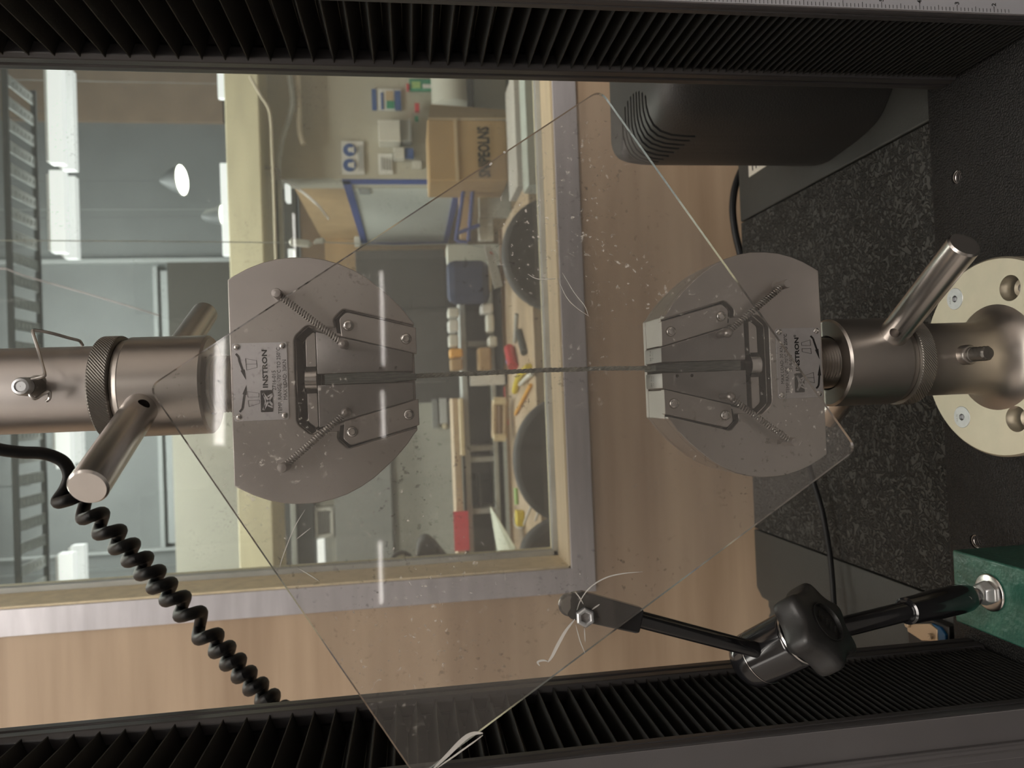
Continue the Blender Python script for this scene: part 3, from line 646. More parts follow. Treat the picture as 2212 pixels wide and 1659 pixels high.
# upper arm and bracket
ua = PY(1612, 1398, .378); ub = PY(1372, 1335, .3540)
MB().tube([ua+(ua-ub)*.10, ub], .0043, 24).build('upper_arm', 'black_gloss', gc)
br = [(1238, 1286), (1262, 1282), (1392, 1318), (1396, 1326), (1386, 1372), (1378, 1373), (1236, 1342), (1226, 1330), (1234, 1318), (1233, 1300)]
pts0 = [PP(*q)-NP*.0036 for q in br]; pts1 = [p-NP*.0055 for p in pts0]
MB().hexa(pts0, pts1).build('clamp_bracket', 'black_gloss', gc, .0008)
c = PP(1234, 1312)-NP*.0062
MB().lathe([(.0046, -.0024), (.0056, -.001), (.0056, .001), (.0046, .0024)], c, NP, 24).build('clamp_washer', 'steel', gc, .0002)
nc = PP(1263, 1332)
nb = MB(); nb.lathe([(.0022, .0003), (.0048, .0003), (.0048, .0026), (.0041, .0033), (.0030, .0033), (.0024, .0026), (.0022, .0003)], nc, NP, 6, cap=False); 
nb.build('hex_nut', 'zinc', gc, .0002, 20)
MB().lathe([(.0023, -.007), (.0023, .0012), (.0001, .0014)], nc, NP, 20, cap=False).build('bolt', 'jaw', gc)

# ================================================================= CORDS
cc = thing('coiled_cord', 'black coiled cord running behind the left column in front of the window', 'cord', PY(590, 1510, .62))
PK = [(228, 1099), (266, 1136), (295, 1165), (324, 1194), (351, 1223), (376, 1250), (405, 1279), (440, 1313), (476, 1360), (502, 1387), (525, 1414), (548, 1441), (573, 1466), (598, 1491), (622, 1516), (646, 1541)]
TR = [(170, 1126), (205, 1160), (240, 1192), (268, 1219), (295, 1248), (322, 1277), (350, 1304), (380, 1337), (421, 1386), (456, 1416), (480, 1443), (505, 1470), (530, 1497), (556, 1524), (580, 1549), (604, 1574)]
YC, RC = .62, .0125
pts = [PY(-40, 958, YC), PY(0, 971, YC), PY(45, 977, YC), PY(95, 980, YC), PY(135, 996, YC), PY(150, 1025, YC), PY(142, 1055, YC), PY(124, 1084, YC-.004), PY(150, 1080, YC-.012), PY(180, 1068, YC-.004), PY(184, 1085, YC+.011)]
for (a, b), (c, d) in zip(PK, TR):
    pass
for i in range(len(PK)):
    t, p = TR[i], PK[i]
    ti = (t[0]+7, t[1]-6); pi = (p[0]-5, p[1]+9)
    pts += [PY(*ti, YC), PY((ti[0]+pi[0])/2, (ti[1]+pi[1])/2, YC-RC), PY(*pi, YC)]
    if i+1 < len(PK):
        t2 = (TR[i+1][0]+7, TR[i+1][1]-6); pts.append(PY((pi[0]+t2[0])/2, (pi[1]+t2[1])/2, YC+RC))
MB().tube(crom(pts, 7), .0049, 12).build('cord', 'rubber', cc)
c2 = MB().tube(crom([PZ(1742, 985, ZS+.02), PZ(1757, 1040, ZS+.016), PZ(1775, 1100, ZS+.014), PZ(1790, 1180, ZS+.012), PZ(1797, 1240, ZS+.012), PZ(1801, 1300, ZS+.014), PZ(1806, 1360, ZS+.012), PZ(1800, 1440, ZS+.01)], 8), .0028, 10).build('signal_cable', 'rubber')
tag(c2, 'thin black cable lying across the crinkled plate toward the left column', 'cable')
c3 = MB().tube(crom([PY(1640, 300, .885), PY(1596, 380, .885), PY(1583, 440, .885), PY(1588, 500, .885), PY(1602, 560, .885), PY(1612, 620, .885)], 8), .0045, 10).build('power_cable', 'rubber')
tag(c3, 'black cable hanging along the rear edge of the grey base', 'cable')

# ================================================================= BLACK BOX behind the right column
mb_ = thing('black_housing', 'black plastic housing with slotted vents standing behind the right column', 'housing', (.30, .66, ZS))
zt = -.209*1.0
zt = -.218
pl = [(.46, .556), (.30, .556), (.272, .562), (.2547, .5747), (.237, .5917), (.2291, .6156), (.2258, .6446), (.2235, .6762), (.2270, .700), (.2320, .716), (.2385, .731), (.2455, .739), (.2550, .7425), (.2700, .743), (.46, .743)]
pc = crom([(x, y, 0) for x, y in pl], 4); pl = [(p.x, p.y) for p in pc]
nb_ = len(pl); v = []; f = []
levels = [(ZS+.0010, 0), (-.254, 0), (-.241, .0012), (-.231, .0045), (-.2245, .0100), (-.2205, .018), (-.2185, .027), (-.218, .036)]
for z, ins in levels:
    for k, (x, y) in enumerate(pl):
        c = Vector((.36, .665)); d = c-Vector((x, y)); q = Vector((x, y))+d.normalized()*ins*(1 if y < .70 else .4) if x < .40 else Vector((x, y+(ins if y < .65 else -ins*.4))); v.append((q.x, q.y, z))
for j in range(len(levels)-1):
    for i in range(nb_): f.append((j*nb_+i, j*nb_+(i+1) % nb_, (j+1)*nb_+(i+1) % nb_, (j+1)*nb_+i))
f.append(tuple(range((len(levels)-1)*nb_, len(levels)*nb_))); f.append(tuple(range(nb_))[::-1])
hb = MB().add(v, f).build('shell', 'housing', mb_, 0, 40)
vb = MB()
for k, (px, ye) in enumerate(((1345, 268), (1350, 230), (1356, 218), (1362, 208), (1368, 202), (1374, 198), (1380, 197), (1387, 199), (1394, 206))):
    p = PZ(px, ye, zt); vb.box(.20, p.x, p.y-.0017, p.y+.0017, zt-.030-.002*k, zt+.01)
cut(hb, vb)

# D-sub connector on the left grey plate
dc = thing('plug_connector', 'metal shelled plug with a blue shroud on the left grey plate', 'connector', PZ(2000, 1365, ZS))
q = [PZ(*a, ZS+.012) for a in ((1958, 1348), (2008, 1347), (2024, 1360), (2026, 1385), (1990, 1384), (1960, 1364))]
MB().hexa([p-Vector((0, 0, .0025)) for p in q], q).build('metal_shell', 'brass', dc, .0006)
q2 = [PZ(*a, ZS+.012) for a in ((2010, 1346), (2030, 1355), (2042, 1372), (2042, 1388), (2027, 1386), (2025, 1360))]
MB().hexa([p-Vector((0, 0, .012)) for p in q2], q2).build('blue_shroud', 'cyan_blue', dc, .0006)
for a in ((1963, 1349), (2012, 1374)):
    MB().lathe([(.0026, 0), (.0026, .002), (.0018, .0028), (.0004, .0028)], PZ(*a, ZS+.012), (0, 0, 1), 18, cap=False).build('jack_screw', 'brass', dc)
MB().box(q[0].x-.02, q[0].x+.012, q[3].y-.01, q[0].y+.002, ZS+.0005, ZS+.0098).build('plug_body', 'black_plastic', dc, .001)

# ================================================================= BEYOND THE WINDOW
def bgb(name, label, cat, r, Y, dep, m, group=None, par=None, bevel=.004):
    x0, y0, x1, y1 = r
    a = PY(x0, (y0+y1)/2, Y); b = PY(x1, (y0+y1)/2, Y); c = PY((x0+x1)/2, y0, Y); d = PY((x0+x1)/2, y1, Y)
    o = MB().box(d.x, c.x, Y, Y+dep, b.z, a.z).build(name, m, par, bevel, 0)
    if label: tag(o, label, cat, group)
    return o
def bgt(name, label, cat, r, Y, dep, m, part, group=None):
    x0, y0, x1, y1 = r; b = PY(x1, (y0+y1)/2, Y); t = thing(name, label, cat, b, group); bgb(part, None, None, r, Y, dep, m, None, t); return t
# shell of the far room and hall
struct(MB().box(.97, 3.2, 3.2, 3.35, ZF, .72).build('wall_partition', 'beige', smooth=0))
struct(MB().box(-3.4, -.02, 5.2, 5.3, ZF, 1.6).build('wall_far', 'offwhite', smooth=0))
struct(MB().box(-.02, 1.0, 5.2, 5.3, ZF, 1.6).build('wall_far.001', 'dark_cab', smooth=0))
struct(MB().box(-6, 6, 10.6, 10.7, ZF, 6.2).build('wall_hall', 'hall_panel', smooth=0))
struct(MB().box(-5.9, -5.8, 1.2, 10.7, ZF, 6.2).build('wall_hall_left', 'hall_panel', smooth=0))
struct(MB().box(5.8, 5.9, 1.2, 10.7, ZF, 6.2).build('wall_hall_right', 'hall_panel', smooth=0))
struct(MB().box(-6, 6, 1.2, 10.7, 6.2, 6.3).build('ceiling_hall', 'hall_dark', smooth=0))
struct(MB().box(-6, 6, 1.16, 1.2, ZC+.06, 6.2).build('wall_hall_near', 'hall_panel', smooth=0))
zb0 = PY(581, 700, 3.0).z; zb1 = PY(500, 700, 3.0).z
bm_ = MB().box(-3.3, 3.3, 3.0, 3.28, zb0+.01, zb1).build('roof_beam', 'concrete', None, .006, 0); tag(bm_, 'long pale concrete beam spanning the room beyond the window', 'beam')
# seams and boards of the hall wall
def hall(r, m, nm, lab, dep=.06): return bgb(nm, lab, 'panel', r, 10.54, dep, m)
hall((0, 120, 480, 262), 'brown_board', 'brown_wall_board', 'brown board high on the far hall wall behind the strip lights')
bgb('mullion', 'pale upright mullion on the grey hall wall nearest the tray', 'mullion', (-300, 560, 500, 570), 10.5, .1, 'greyframe')
bgb('mullion', 'pale level rail on the grey hall wall left of the beam', 'mullion', (338, 575, 348, 1186), 10.5, .1, 'greyframe')
bgb('mullion', 'lower pale upright mullion behind the coiled cord', 'mullion', (-200, 1197, 480, 1204), 10.5, .1, 'greyframe')
bgb('grey_door_panel', 'dark grey panel on the hall wall below the oval lamp', 'panel', (350, 584, 500, 1170), 10.54, .05, 'greyframe')
# cable tray
ct = thing('cable_tray', 'grey slotted cable tray hanging across the far hall', 'cable tray', PY(60, 600, 6.1))
z = 2.885; ya, yb = 5.82, 6.22
xr = PY(60, 175, 6.05).x; xl = PY(60, 1330, 6.05).x
for xx in (xl+.4, xl*.35, xr*.5, xr-.3): MB().tube([(xx, (ya+yb)/2, z), (xx, (ya+yb)/2, 6.2)], .003, 6).build('hanger', 'hall_dark', ct)
MB().box(xl, xr, ya-.02, ya, z-.02, z+.02).build('side_rail', 'hall_dark', ct, 0, 0); MB().box(xl, xr, yb, yb+.02, z-.02, z+.02).build('side_rail', 'hall_dark', ct, 0, 0)
nr = int((xr-xl)/.166); r0 = None
for k in range(nr):
    x = xr-.08-k*.166
    if r0 is None:
        r0 = MB().box(x-.042, x+.042, ya, yb, z-.006, z+.006).build('rung', 'galv', ct, 0, 0)
        hm = MB()
        for i in range(6): yy = ya+.08+i*.055; hm.box(x-.018, x+.016, yy, yy+.022, z-.05, z+.05)
        cut(r0, hm); x0_ = x
    else:
        dup(r0, (x-x0_, 0, 0), ct)
def dupfix(): pass
# strip lights of the hall
k = 0
near = [(120, 352), (367, 545), (925, 1012), (1195, 1300)]; far = [(150, 366), (380, 558), (930, 1000), (1178, 1262)]
ords = ['first', 'second', 'third', 'fourth', 'fifth', 'sixth', 'seventh']
for row, segs, cxp, hw, Y in (('nearer', near, 121, 16, 6.3), ('farther', far, 147, 14, 6.7)):
    for i, (a, b) in enumerate(segs):
        xx = cxp+(a+b-700)*.012
        t = bgt('strip_light', ords[i]+' white strip light counted from the right column in the '+row+' hall row', 'light', (xx-hw, a, xx+hw, b), Y, .08, 'L_tube' if row == 'nearer' else 'L_tube2', 'diffuser', 'strip lights of the hall')
        p = PY(xx-hw-1, (a+b)/2, Y); q = PY(xx, a+6, Y); q2 = PY(xx, b-6, Y)
        MB().tube([((q.x+q2.x)/2, Y+.045, p.z+.02), ((q.x+q2.x)/2, Y+.045, 6.2)], .0015, 6).build('hanger', 'hall_dark', t)
        MB().box(q2.x, q.x, Y+.03, Y+.06, p.z, p.z+.03).build('housing', 'white', t, 0, 0)
def bay(px, py, w, h, Y, lab):
    c = PY(px, py, Y); t = thing('high_bay_lamp', lab, 'light', c)
    a = PY(px, py-h/2, Y).x-PY(px, py+h/2, Y).x; b = abs(PY(px-w/2, py, Y).z-PY(px+w/2, py, Y).z)
    ax = Vector((0.0, -.12, -.99)); 
    MB().lathe([(a/2, 0), (a/2*.9, .012), (.001, .02)], c, ax, 28).build('lens', 'L_bay', t)
    MB().lathe([(a/2*1.08, -.004), (a/2*1.08, .004), (a/2*1.01, .006), (a/2*1.01, -.004)], c, ax, 28, cap=False).build('rim', 'white', t)
    MB().lathe([(a/2, -.002), (a/2*.7, -.10), (.05, -.16), (.02, -.2)], c, ax, 24).build('reflector', 'hall_dark', t); MB().tube([c-ax*.18, (c.x, c.y+.11, 6.2)], .002, 6).build('hanger', 'hall_dark', t)
bay(392, 389, 27, 62, 7.2, 'brightest oval bay lamp nearest the right column beyond the glass')
bay(482, 466, 20, 46, 7.2, 'smaller oval bay lamp close to the pale concrete beam')
bay(506, 1220, 17, 46, 7.2, 'oval bay lamp low behind the coiled cord')
for lab, r, Y in (('white strip light end above the beam beside the right column', (470, 150, 491, 212), 6.9), ('long white strip light just above the pale beam', (478, 352, 497, 552), 6.9), ('short white strip light above the beam behind the cord', (500, 1160, 516, 1262), 6.9),
                  ('small white strip light below the beam by the pipes', (615, 396, 625, 434), 3.25), ('second small white strip light below the beam nearer the upper grip', (622, 537, 634, 570), 3.25), ('white vertical strip light below the wall vent', (686, 1166, 701, 1238), 5.1)):
    t = bgt('strip_light', lab, 'light', r, Y, .05, 'L_tube', 'diffuser')
    if Y > 6: p = PY(r[0]+3, (r[1]+r[3])/2, Y+.025); MB().tube([p, (p.x, p.y, 6.2)], .002, 6).build('hanger', 'galv', t)
# unseen panels added out of frame to brighten the far rooms
lamp('ceiling_light', 'large panel light over the work bench beyond the window', 0, 2.2, 1.75, 2.4, .6, 'L_far')
lamp('ceiling_light', 'large panel light over the white far wall beyond the beam', -.3, 4.2, 3.0, 3.0, .8, 'L_far')
lamp('ceiling_light', 'broad panel light under the hall roof', 0, 7.4, 6.05, 4.0, 1.2, 'L_hall')
# services above the partition
def pipe(name, lab, pts, Y, r, m): tag(MB().tube(crom([PY(x, y, Y) for x, y in pts], 6), r, 10).build(name, m), lab, 'pipe')
bgb('services_duct', 'dark grey duct under the pale beam', 'duct', (582, 150, 603, 930), 3.22, .12, 'hall_dark', bevel=0)
bgb('soffit_panel', 'dark soffit above the brown panel', 'soffit', (600, 388, 646, 930), 4.55, .1, 'dark_cab', bevel=0)
pipe('cable_conduit', 'pale wavy conduit under the beam', [(624, 160), (632, 215), (626, 250), (610, 300), (602, 345), (602, 380), (606, 440), (609, 520), (612, 640)], 3.1, .011, 'galv')
pipe('cream_pipe', 'short cream pipe beside the pale conduit', [(643, 160), (646, 230), (648, 285), (656, 312)], 3.12, .012, 'creampipe')
pipe('thin_pipe', 'thin grey pipe between beam and conduit', [(540, 165), (562, 205), (583, 245), (588, 330), (592, 430), (597, 600)], 2.95, .006, 'creampipe')
# posters and signs on the beige partition
def poster(name, lab, r, m, Y=3.19): 
    x0, y0, x1, y1 = r; t = thing(name, lab, 'sign', PY(x1, (y0+y1)/2, Y)); bgb('sheet', None, None, r, Y, .006, m, None, t, 0); return t
t = poster('safety_poster', 'blue and white illustrated poster at the top of the beige wall', (803, 192, 867, 238), 'paper')
bgb('blue_header', None, None, (803, 192, 813, 238), 3.186, .004, 'poster_blue', None, t, 0); bgb('blue_footer', None, None, (853, 196, 866, 238), 3.186, .004, 'poster_blue', None, t, 0)
bgb('green_picture', None, None, (835, 218, 852, 234), 3.186, .004, 'greenp', None, t, 0); bgb('picture', None, None, (833, 196, 850, 217), 3.186, .004, 'card_in', None, t, 0); bgb('blue_bar', None, None, (823, 200, 828, 236), 3.186, .004, 'poster_blue', None, t, 0)
t = poster('mandatory_sign', 'white sign with two round blue symbols on the beige wall', (738, 305, 786, 376), 'paper')
for y in (324, 357):
    c = PY(755, y, 3.186); MB().lathe([(.027, -.002), (.027, .003)], c, (0, -1, 0), 28).build('blue_disc', 'poster_blue', t)
    MB().lathe([(.010, .003), (.010, .0042)], c+Vector((0, 0, -.003)), (0, -1, 0), 16).build('white_head', 'paper', t)
    MB().box(c.x-.013, c.x+.013, c.y-.0042, c.y-.003, c.z-.02, c.z-.011).build('white_shoulders', 'paper', t, 0, 0)
tl = MB()
for i in range(3):
    a = PY(773+4*i, 313, 3.186); b = PY(773+4*i, 369, 3.186); tl.box(b.x, a.x, 3.1855, 3.187, a.z-.0025, a.z)
tl.build('text_lines', 'greyframe', t, 0, 0)
t = poster('notice_sheet', 'small white printed notice below the two-symbol sign', (817, 332, 848, 376), 'paper')
tl = MB()
for i in range(4): a = PY(823+6*i, 340, 3.186); b = PY(823+6*i, 368, 3.186); tl.box(b.x, a.x, 3.1855, 3.187, a.z-.004, a.z)
tl.build('text_lines', 'greyframe', t, 0, 0)
t = bgt('wall_cabinet', 'white wall box with a grey half beside the cardboard box', 'wall box', (817, 258, 865, 305), 3.12, .08, 'white', 'body'); bgb('grey_cover', None, None, (865, 258, 889, 305), 3.14, .06, 'greyframe', None, t)
t = bgt('switch_box', 'small white box with a blue front beside the cardboard box', 'wall box', (850, 318, 874, 341), 3.14, .05, 'white', 'body'); bgb('blue_front', None, None, (874, 319, 894, 338), 3.15, .04, 'poster_blue', None, t)
bgb('wall_socket', 'tiny white socket under the blue-fronted box', 'socket', (891, 347, 911, 361), 3.17, .03, 'white', bevel=.002)
t = bgt('first_aid_sign', 'green sign with white lettering block at the top by the column', 'sign', (884, 170, 953, 195), 3.17, .02, 'greenp', 'panel'); bgb('white_block', None, None, (913, 182, 940, 190), 3.166, .006, 'paper', None, t, 0); bgb('pale_border', None, None, (889, 176, 908, 190), 3.166, .006, 'lime', None, t, 0)
bgb('red_call_point', 'small red call point on the beige wall', 'call point', (896, 222, 906, 239), 3.15, .03, 'red', bevel=.002)
bgb('red_knob_box', 'tiny red block left of the green sign', 'call point', (878, 180, 884, 193), 3.16, .03, 'red', bevel=.002)
bgb('green_button', 'tiny green button below the red call point', 'button', (896, 250, 904, 260), 3.17, .02, 'greenp', bevel=.002)
t = thing('roll_dispenser', 'white rounded dispenser above the cardboard box', 'dispenser', PY(985, 200, 3.0))
c = PY(975, 190, 3.05); MB().lathe([(.07, -.09), (.085, -.08), (.085, .08), (.07, .09)], c, (1, 0, 0), 28).build('cover', 'offwhite', t)
bgb('black_base', None, None, (1010, 165, 1024, 236), 2.98, .1, 'black_plastic', None, t, .006)
# shelf side / cupboard under the box
t = bgt('steel_cupboard', 'light grey cupboard face below the dispenser', 'cupboard', (1026, 150, 1098, 388), 3.08, .1, 'greyframe', 'door')
bgb('dark_edge', None, None, (1098, 150, 1103, 388), 3.06, .1, 'hall_dark', None, t, 0); bgb('pale_edge', None, None, (1103, 150, 1107, 388), 3.05, .1, 'galv', None, t, 0); bgb('lower_rail', None, None, (1107, 150, 1112, 388), 3.06, .1, 'hall_dark', None, t, 0)
bgb('brown_shelf', 'brown grey shelf front above the window sill', 'shelf', (1112, 150, 1136, 402), 2.5, .2, 'wall_room')
bgb('pale_cupboard', 'pale green grey cupboard close behind the window sill', 'cupboard', (1136, 150, 1825, 400), 2.18, .1, 'pale_steel')
# cardboard box
t = thing('cardboard_box', 'brown taped cardboard box with dark printing and an open flap', 'box', PY(1097, 310, 2.75))
bgb('carton', None, None, (925, 258, 1097, 390), 2.75, .24, 'card', None, t, .006)
a, b, c, d = PY(925, 258, 2.75), PY(1095, 258, 2.75), PY(1090, 240, 2.9), PY(930, 228, 2.9)
MB().hexa([a, b, c, d], [p+Vector((.006, 0, 0)) for p in (a, b, c, d)]).build('flap', 'card_in', t, 0, 0)
bgb('tape', None, None, (982, 258, 989, 390), 2.744, .006, 'card_in', None, t, 0)
pz = PY(1046, 390, 2.74); 
text('printed_word', 'SNIPEOLNS', .062, PY(1046, 383, 2.744).x, 2.744, PY(1046, 330, 2.744).z-.02, 'dark_recess', t, xs=.62, bold=.002)
# whiteboard on the side wall
t = thing('whiteboard', 'whiteboard with blue taped edges on the side wall', 'whiteboard', (.955, 3.9, -.45))
yn_, yf_ = 3.22, 4.45
def wbp(px, Y): 
    r = ray(px, 388); return r.z/r.y*3.22
ztp = PY(739, 388, 3.22).z; zbt = PY(1000, 388, 3.22).z
xw = PY(739, 388, 3.22).x
yf_ = yn_*(865-388)/(865-527)
MB().box(xw, xw+.025, yn_, yf_, zbt, ztp).build('board', 'board', t, 0, 0)
e = MB(); e.box(xw-.006, xw+.02, yn_-.01, yn_+.05, zbt, ztp); e.box(xw-.006, xw+.02, yf_-.05, yf_, zbt, ztp); e.box(xw-.006, xw+.02, yn_, yf_, ztp-.035, ztp); e.box(xw-.006, xw+.02, yn_, yf_, zbt, zbt+.03); e.build('blue_tape_edge', 'blue', t, 0, 0)
MB().box(xw-.004, xw+.001, yn_+.12, yn_+.22, ztp-.11, ztp-.06).build('small_sketch', 'greyframe', t, 0, 0)
struct(MB().box(xw+.04, xw+.10, 3.36, 5.19, ZF, .5).build('wall_side', 'orange_ply', smooth=0))
t = thing('blue_rail_frame', 'thin blue rails framing a narrow orange board beside the whiteboard', 'frame', PY(1040, 450, 3.0))
for pts in ([(1003, 400), (985, 520)], [(1022, 400), (1012, 520)], [(985, 505), (1036, 486)], [(985, 520), (1010, 525)], [(1000, 398), (1032, 394)]):
    MB().tube([PY(*q, 2.9) for q in pts], .008, 8).build('rail', 'blue', t)
bgb('orange_board', 'narrow orange plywood board between thin blue rails', 'board', (992, 402, 1016, 516), 2.98, .02, 'orange_ply')
bgb('partition_board', 'pale upright panel between the blue rails and the sill', 'panel', (1034, 388, 1104, 470), 3.02, .02, 'offwhite')
bgb('partition_board', 'lower pale panel sloping behind the chair', 'panel', (1034, 470, 1066, 520), 3.02, .02, 'offwhite')
# brown and orange boards beyond
t = thing('brown_door', 'brown wooden door panel behind the whiteboard edge', 'door', PY(730, 480, 4.6)); bgb('leaf', None, None, (647, 392, 700, 570), 4.6, .05, 'brown_board', None, t, 0); bgb('pale_face', None, None, (700, 392, 775, 590), 4.58, .05, 'orange_ply', None, t, 0)
c = PY(737, 497, 4.57); MB().lathe([(.022, 0), (.022, .01), (.012, .02), (.001, .02)], c, (0, -1, 0), 18).build('lock', 'galv', t)
bgb('white_block', 'small white block at the foot of the whiteboard edge', 'block', (765, 510, 778, 530), 4.4, .05, 'white')
# dark cabinet, navy item
t = bgt('dark_cabinet', 'tall dark grey cabinet behind the upper grip', 'cabinet', (772, 540, 965, 826), 4.3, .4, 'dark_cab', 'body'); bgb('door_gap', None, None, (772, 665, 965, 668), 4.295, .01, 'ink', None, t, 0)
bgb('navy_backrest', 'navy blue chair back behind the hanging tag', 'chair', (966, 560, 1058, 655), 2.9, .06, 'navy', bevel=.03)
bgb('grey_cupboard', 'pale grey cupboard above the navy chair back', 'cupboard', (966, 525, 1510, 562), 3.3, .1, 'offwhite')
# wall vent
t = thing('wall_vent', 'white framed vent on the far white wall left of the upper grip', 'vent', PY(720, 1130, 5.1))
for r in ((680, 1096, 721, 1104), (680, 1154, 721, 1162), (680, 1096, 686, 1162), (714, 1096, 721, 1162)): bgb('frame_side', None, None, r, 5.12, .08, 'white', None, t, .004)
for i in range(6): bgb('blade', None, None, (687+4.6*i, 1104, 690+4.6*i, 1154), 5.15, .03, 'greyframe', None, t, 0)
bgb('wall_shadow_panel', 'grey sliding panel on the far white wall', 'panel', (724, 930, 848, 1320), 5.12, .07, 'greyframe')  # grey slab paints the shaded stretch of the white wall
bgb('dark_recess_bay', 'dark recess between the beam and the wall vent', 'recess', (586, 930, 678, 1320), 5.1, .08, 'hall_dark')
t = bgt('steel_post', 'pale steel post in the dark recess', 'post', (628, 930, 640, 1320), 5.06, .04, 'galv', 'tube')
# white wall jar stand etc.
bgb('white_conduit', 'white conduit ending in a cream cap on the white wall', 'conduit', (950, 860, 966, 915), 5.14, .06, 'paper')
bgb('cable_gland', 'round cream cap under the white conduit', 'cap', (955, 914, 970, 928), 5.13, .07, 'reveal', bevel=.03)
bgb('grey_conduit', 'grey conduit on the white wall beside the white one', 'conduit', (934, 862, 946, 925), 5.15, .05, 'greyframe')
# ---- work bench with rack
bt = thing('work_bench', 'long timber work bench with a grey rack behind it', 'bench', (-.1, 2.7, ZF))
zbn = PY(1150, 900, 2.4).z
xA = PY(1100, 1330, 2.7).x; xB = PY(1100, 455, 2.7).x; yF_ = 2.32
MB().box(xA, xB, yF_, 3.05, zbn-.04, zbn).build('bench_top', 'bench', bt, .004, 0)
MB().box(xA, xB, 2.98, 3.0, zbn, zbn+.012).build('joint_strip', 'brown_board', bt, 0, 0)
for x in (xA+.1, (xA+xB)/2, xB-.1):
    for y in (yF_+.08, 2.95): MB().box(x-.03, x+.03, y-.03, y+.03, ZF, zbn-.04).build('leg', 'greyframe', bt, .003, 0)
rackY = 3.06
bgb('rack_back', None, None, (1004, 572, 1086, 1330), rackY+.16, .02, 'dark_cab', None, bt, 0)
bgb('top_plank', None, None, (985, 860, 1001, 1330), rackY-.02, .2, 'bench', None, bt, .004); bgb('pale_plank', None, None, (993, 860, 1003, 985), rackY-.05, .03, 'reveal', None, bt, .004)
bgb('rack_rail', None, None, (1003, 572, 1015, 1330), rackY, .16, 'greyframe', None, bt, .003)
for y in (610, 742, 968, 992, 1104, 1330): bgb('rack_post', None, None, (1010, y-6, 1075, y+6), rackY+.01, .15, 'greyframe', None, bt, .003)
bgb('rack_shelf', None, None, (1066, 572, 1076, 1330), rackY, .16, 'galv', None, bt, .003)
bgb('drawer_front', None, None, (1036, 1028, 1040, 1100), rackY+.02, .1, 'hall_dark', None, bt, .002)
# things on the rack and bench
bgb('red_sign', 'plain red board standing on the top plank of the rack', 'sign', (981, 1105, 1013, 1190), 2.98, .012, 'sign_red', bevel=0)
for i, (lab, r, m) in enumerate((('white box on the rack top nearest the navy chair', (968, 664, 992, 684), 'white'), ('white bottle row on the rack top beside the first white box', (969, 690, 990, 716), 'paper'), ('white rounded jar on the rack top above the orange tin', (970, 722, 990, 748), 'white'), ('orange tin on the rack top above the yarn', (972, 752, 1000, 772), 'orange'), ('brown tin on the rack top touching the yarn', (974, 774, 1000, 800), 'card'),
      ('white tub on the rack shelf beside the tag', (1048, 577, 1062, 628), 'white'), ('upper white tub on the rack shelf below the navy chair', (1040, 655, 1066, 676), 'paper'), ('lower white tub on the rack shelf', (1052, 678, 1068, 716), 'white'), ('small carton on the rack shelf above the yarn', (1034, 750, 1062, 800), 'card'), ('roll of white tape standing on the rack shelf', (1056, 726, 1074, 748), 'white'))):
    bgb('rack_item', lab, 'container', r, rackY-.112, .1, m, None, None, .008)
bgb('label_strip', 'white label strip along the rack beside the yarn', 'label', (1016, 806, 1104, 832), 2.98, .01, 'paper', bevel=0)
def bench_pt(px, py, dz=.01): r = ray(px, py); z = zbn+dz; return r*(z/r.z)
def stick(name, lab, cat, a, b, r, m, dz=None):
    A = bench_pt(*a, r); B = bench_pt(*b, r); tag(MB().tube([A, A.lerp(B, .5), B], r, 10).build(name, m), lab, cat)
t = thing('spring_clamp', 'yellow handled clamp lying on the bench by the yarn', 'clamp', bench_pt(1125, 815, 0))
A = [bench_pt(*q, .012) for q in ((1142, 792), (1128, 806), (1118, 822), (1112, 846))]; MB().tube(crom(A, 5), .012, 10).build('handle', 'yellow', t)
A = [bench_pt(*q, .012) for q in ((1150, 806), (1136, 818), (1124, 830))]; MB().tube(crom(A, 5), .008, 10).build('jaw_bar', 'white', t)
stick('pencil', 'orange pencil on the bench beside the middle chair back', 'pencil', (1146, 832), (1114, 894), .007, 'orange')
stick('red_file', 'red handled tool lying on the bench above the yarn', 'tool', (1100, 752), (1108, 792), .02, 'red')
stick('red_rod', 'thin red rod against the rack below the yarn', 'rod', (1092, 836), (1096, 918), .008, 'red')
stick('pliers', 'dark pliers lying on the bench near the first chair back', 'pliers', (1120, 715), (1132, 762), .012, 'hall_dark')
stick('blue_tape_roll', 'small blue film roll on the bench above the yarn', 'roll', (1098, 781), (1106, 770), .012, 'sky_blue')
stick('tweezers', 'grey pointed tool on the bench above the pliers', 'tool', (1116, 678), (1112, 740), .007, 'greyframe')
stick('green_marker', 'pale green marker on the bench above the yellow block', 'marker', (1114, 1054), (1116, 1090), .008, 'lime')
# spools
t = thing('spool_bundle', 'bundle of brown rods with pale ends standing on the bench', 'bundle', bench_pt(1092, 905, 0))
for i in range(5):
    a = PY(1068+5.5*i, 866, 2.86+.02*(i % 2)); b = PY(1068+5.5*i, 945, 2.86+.02*(i % 2))
    MB().tube([a, b], .012, 10).build('rod', ['card_in', 'brown_board', 'brown_board', 'brown_board', 'card_in'][i], t)
for y in (866, 945):
    a = PY(1066, y, 2.84); b = PY(1092, y, 2.84); MB().tube([a, b], .016, 10).build('end_bar', 'reveal', t)
a, b, c, d = [PY(*q) for q in ((1058, 1093, 2.9), (1112, 1182, 2.5), (1106, 1204, 2.45), (1076, 1204, 2.7))]
o = MB().hexa([a, b, c, d], [p+Vector((0, .004, -.004)) for p in (a, b, c, d)]).build('cream_sheet', 'cream_p', None, 0, 0); tag(o, 'large cream paper sheet leaning on the bench near the window corner', 'paper')
a = bench_pt(1131, 1118, .0)
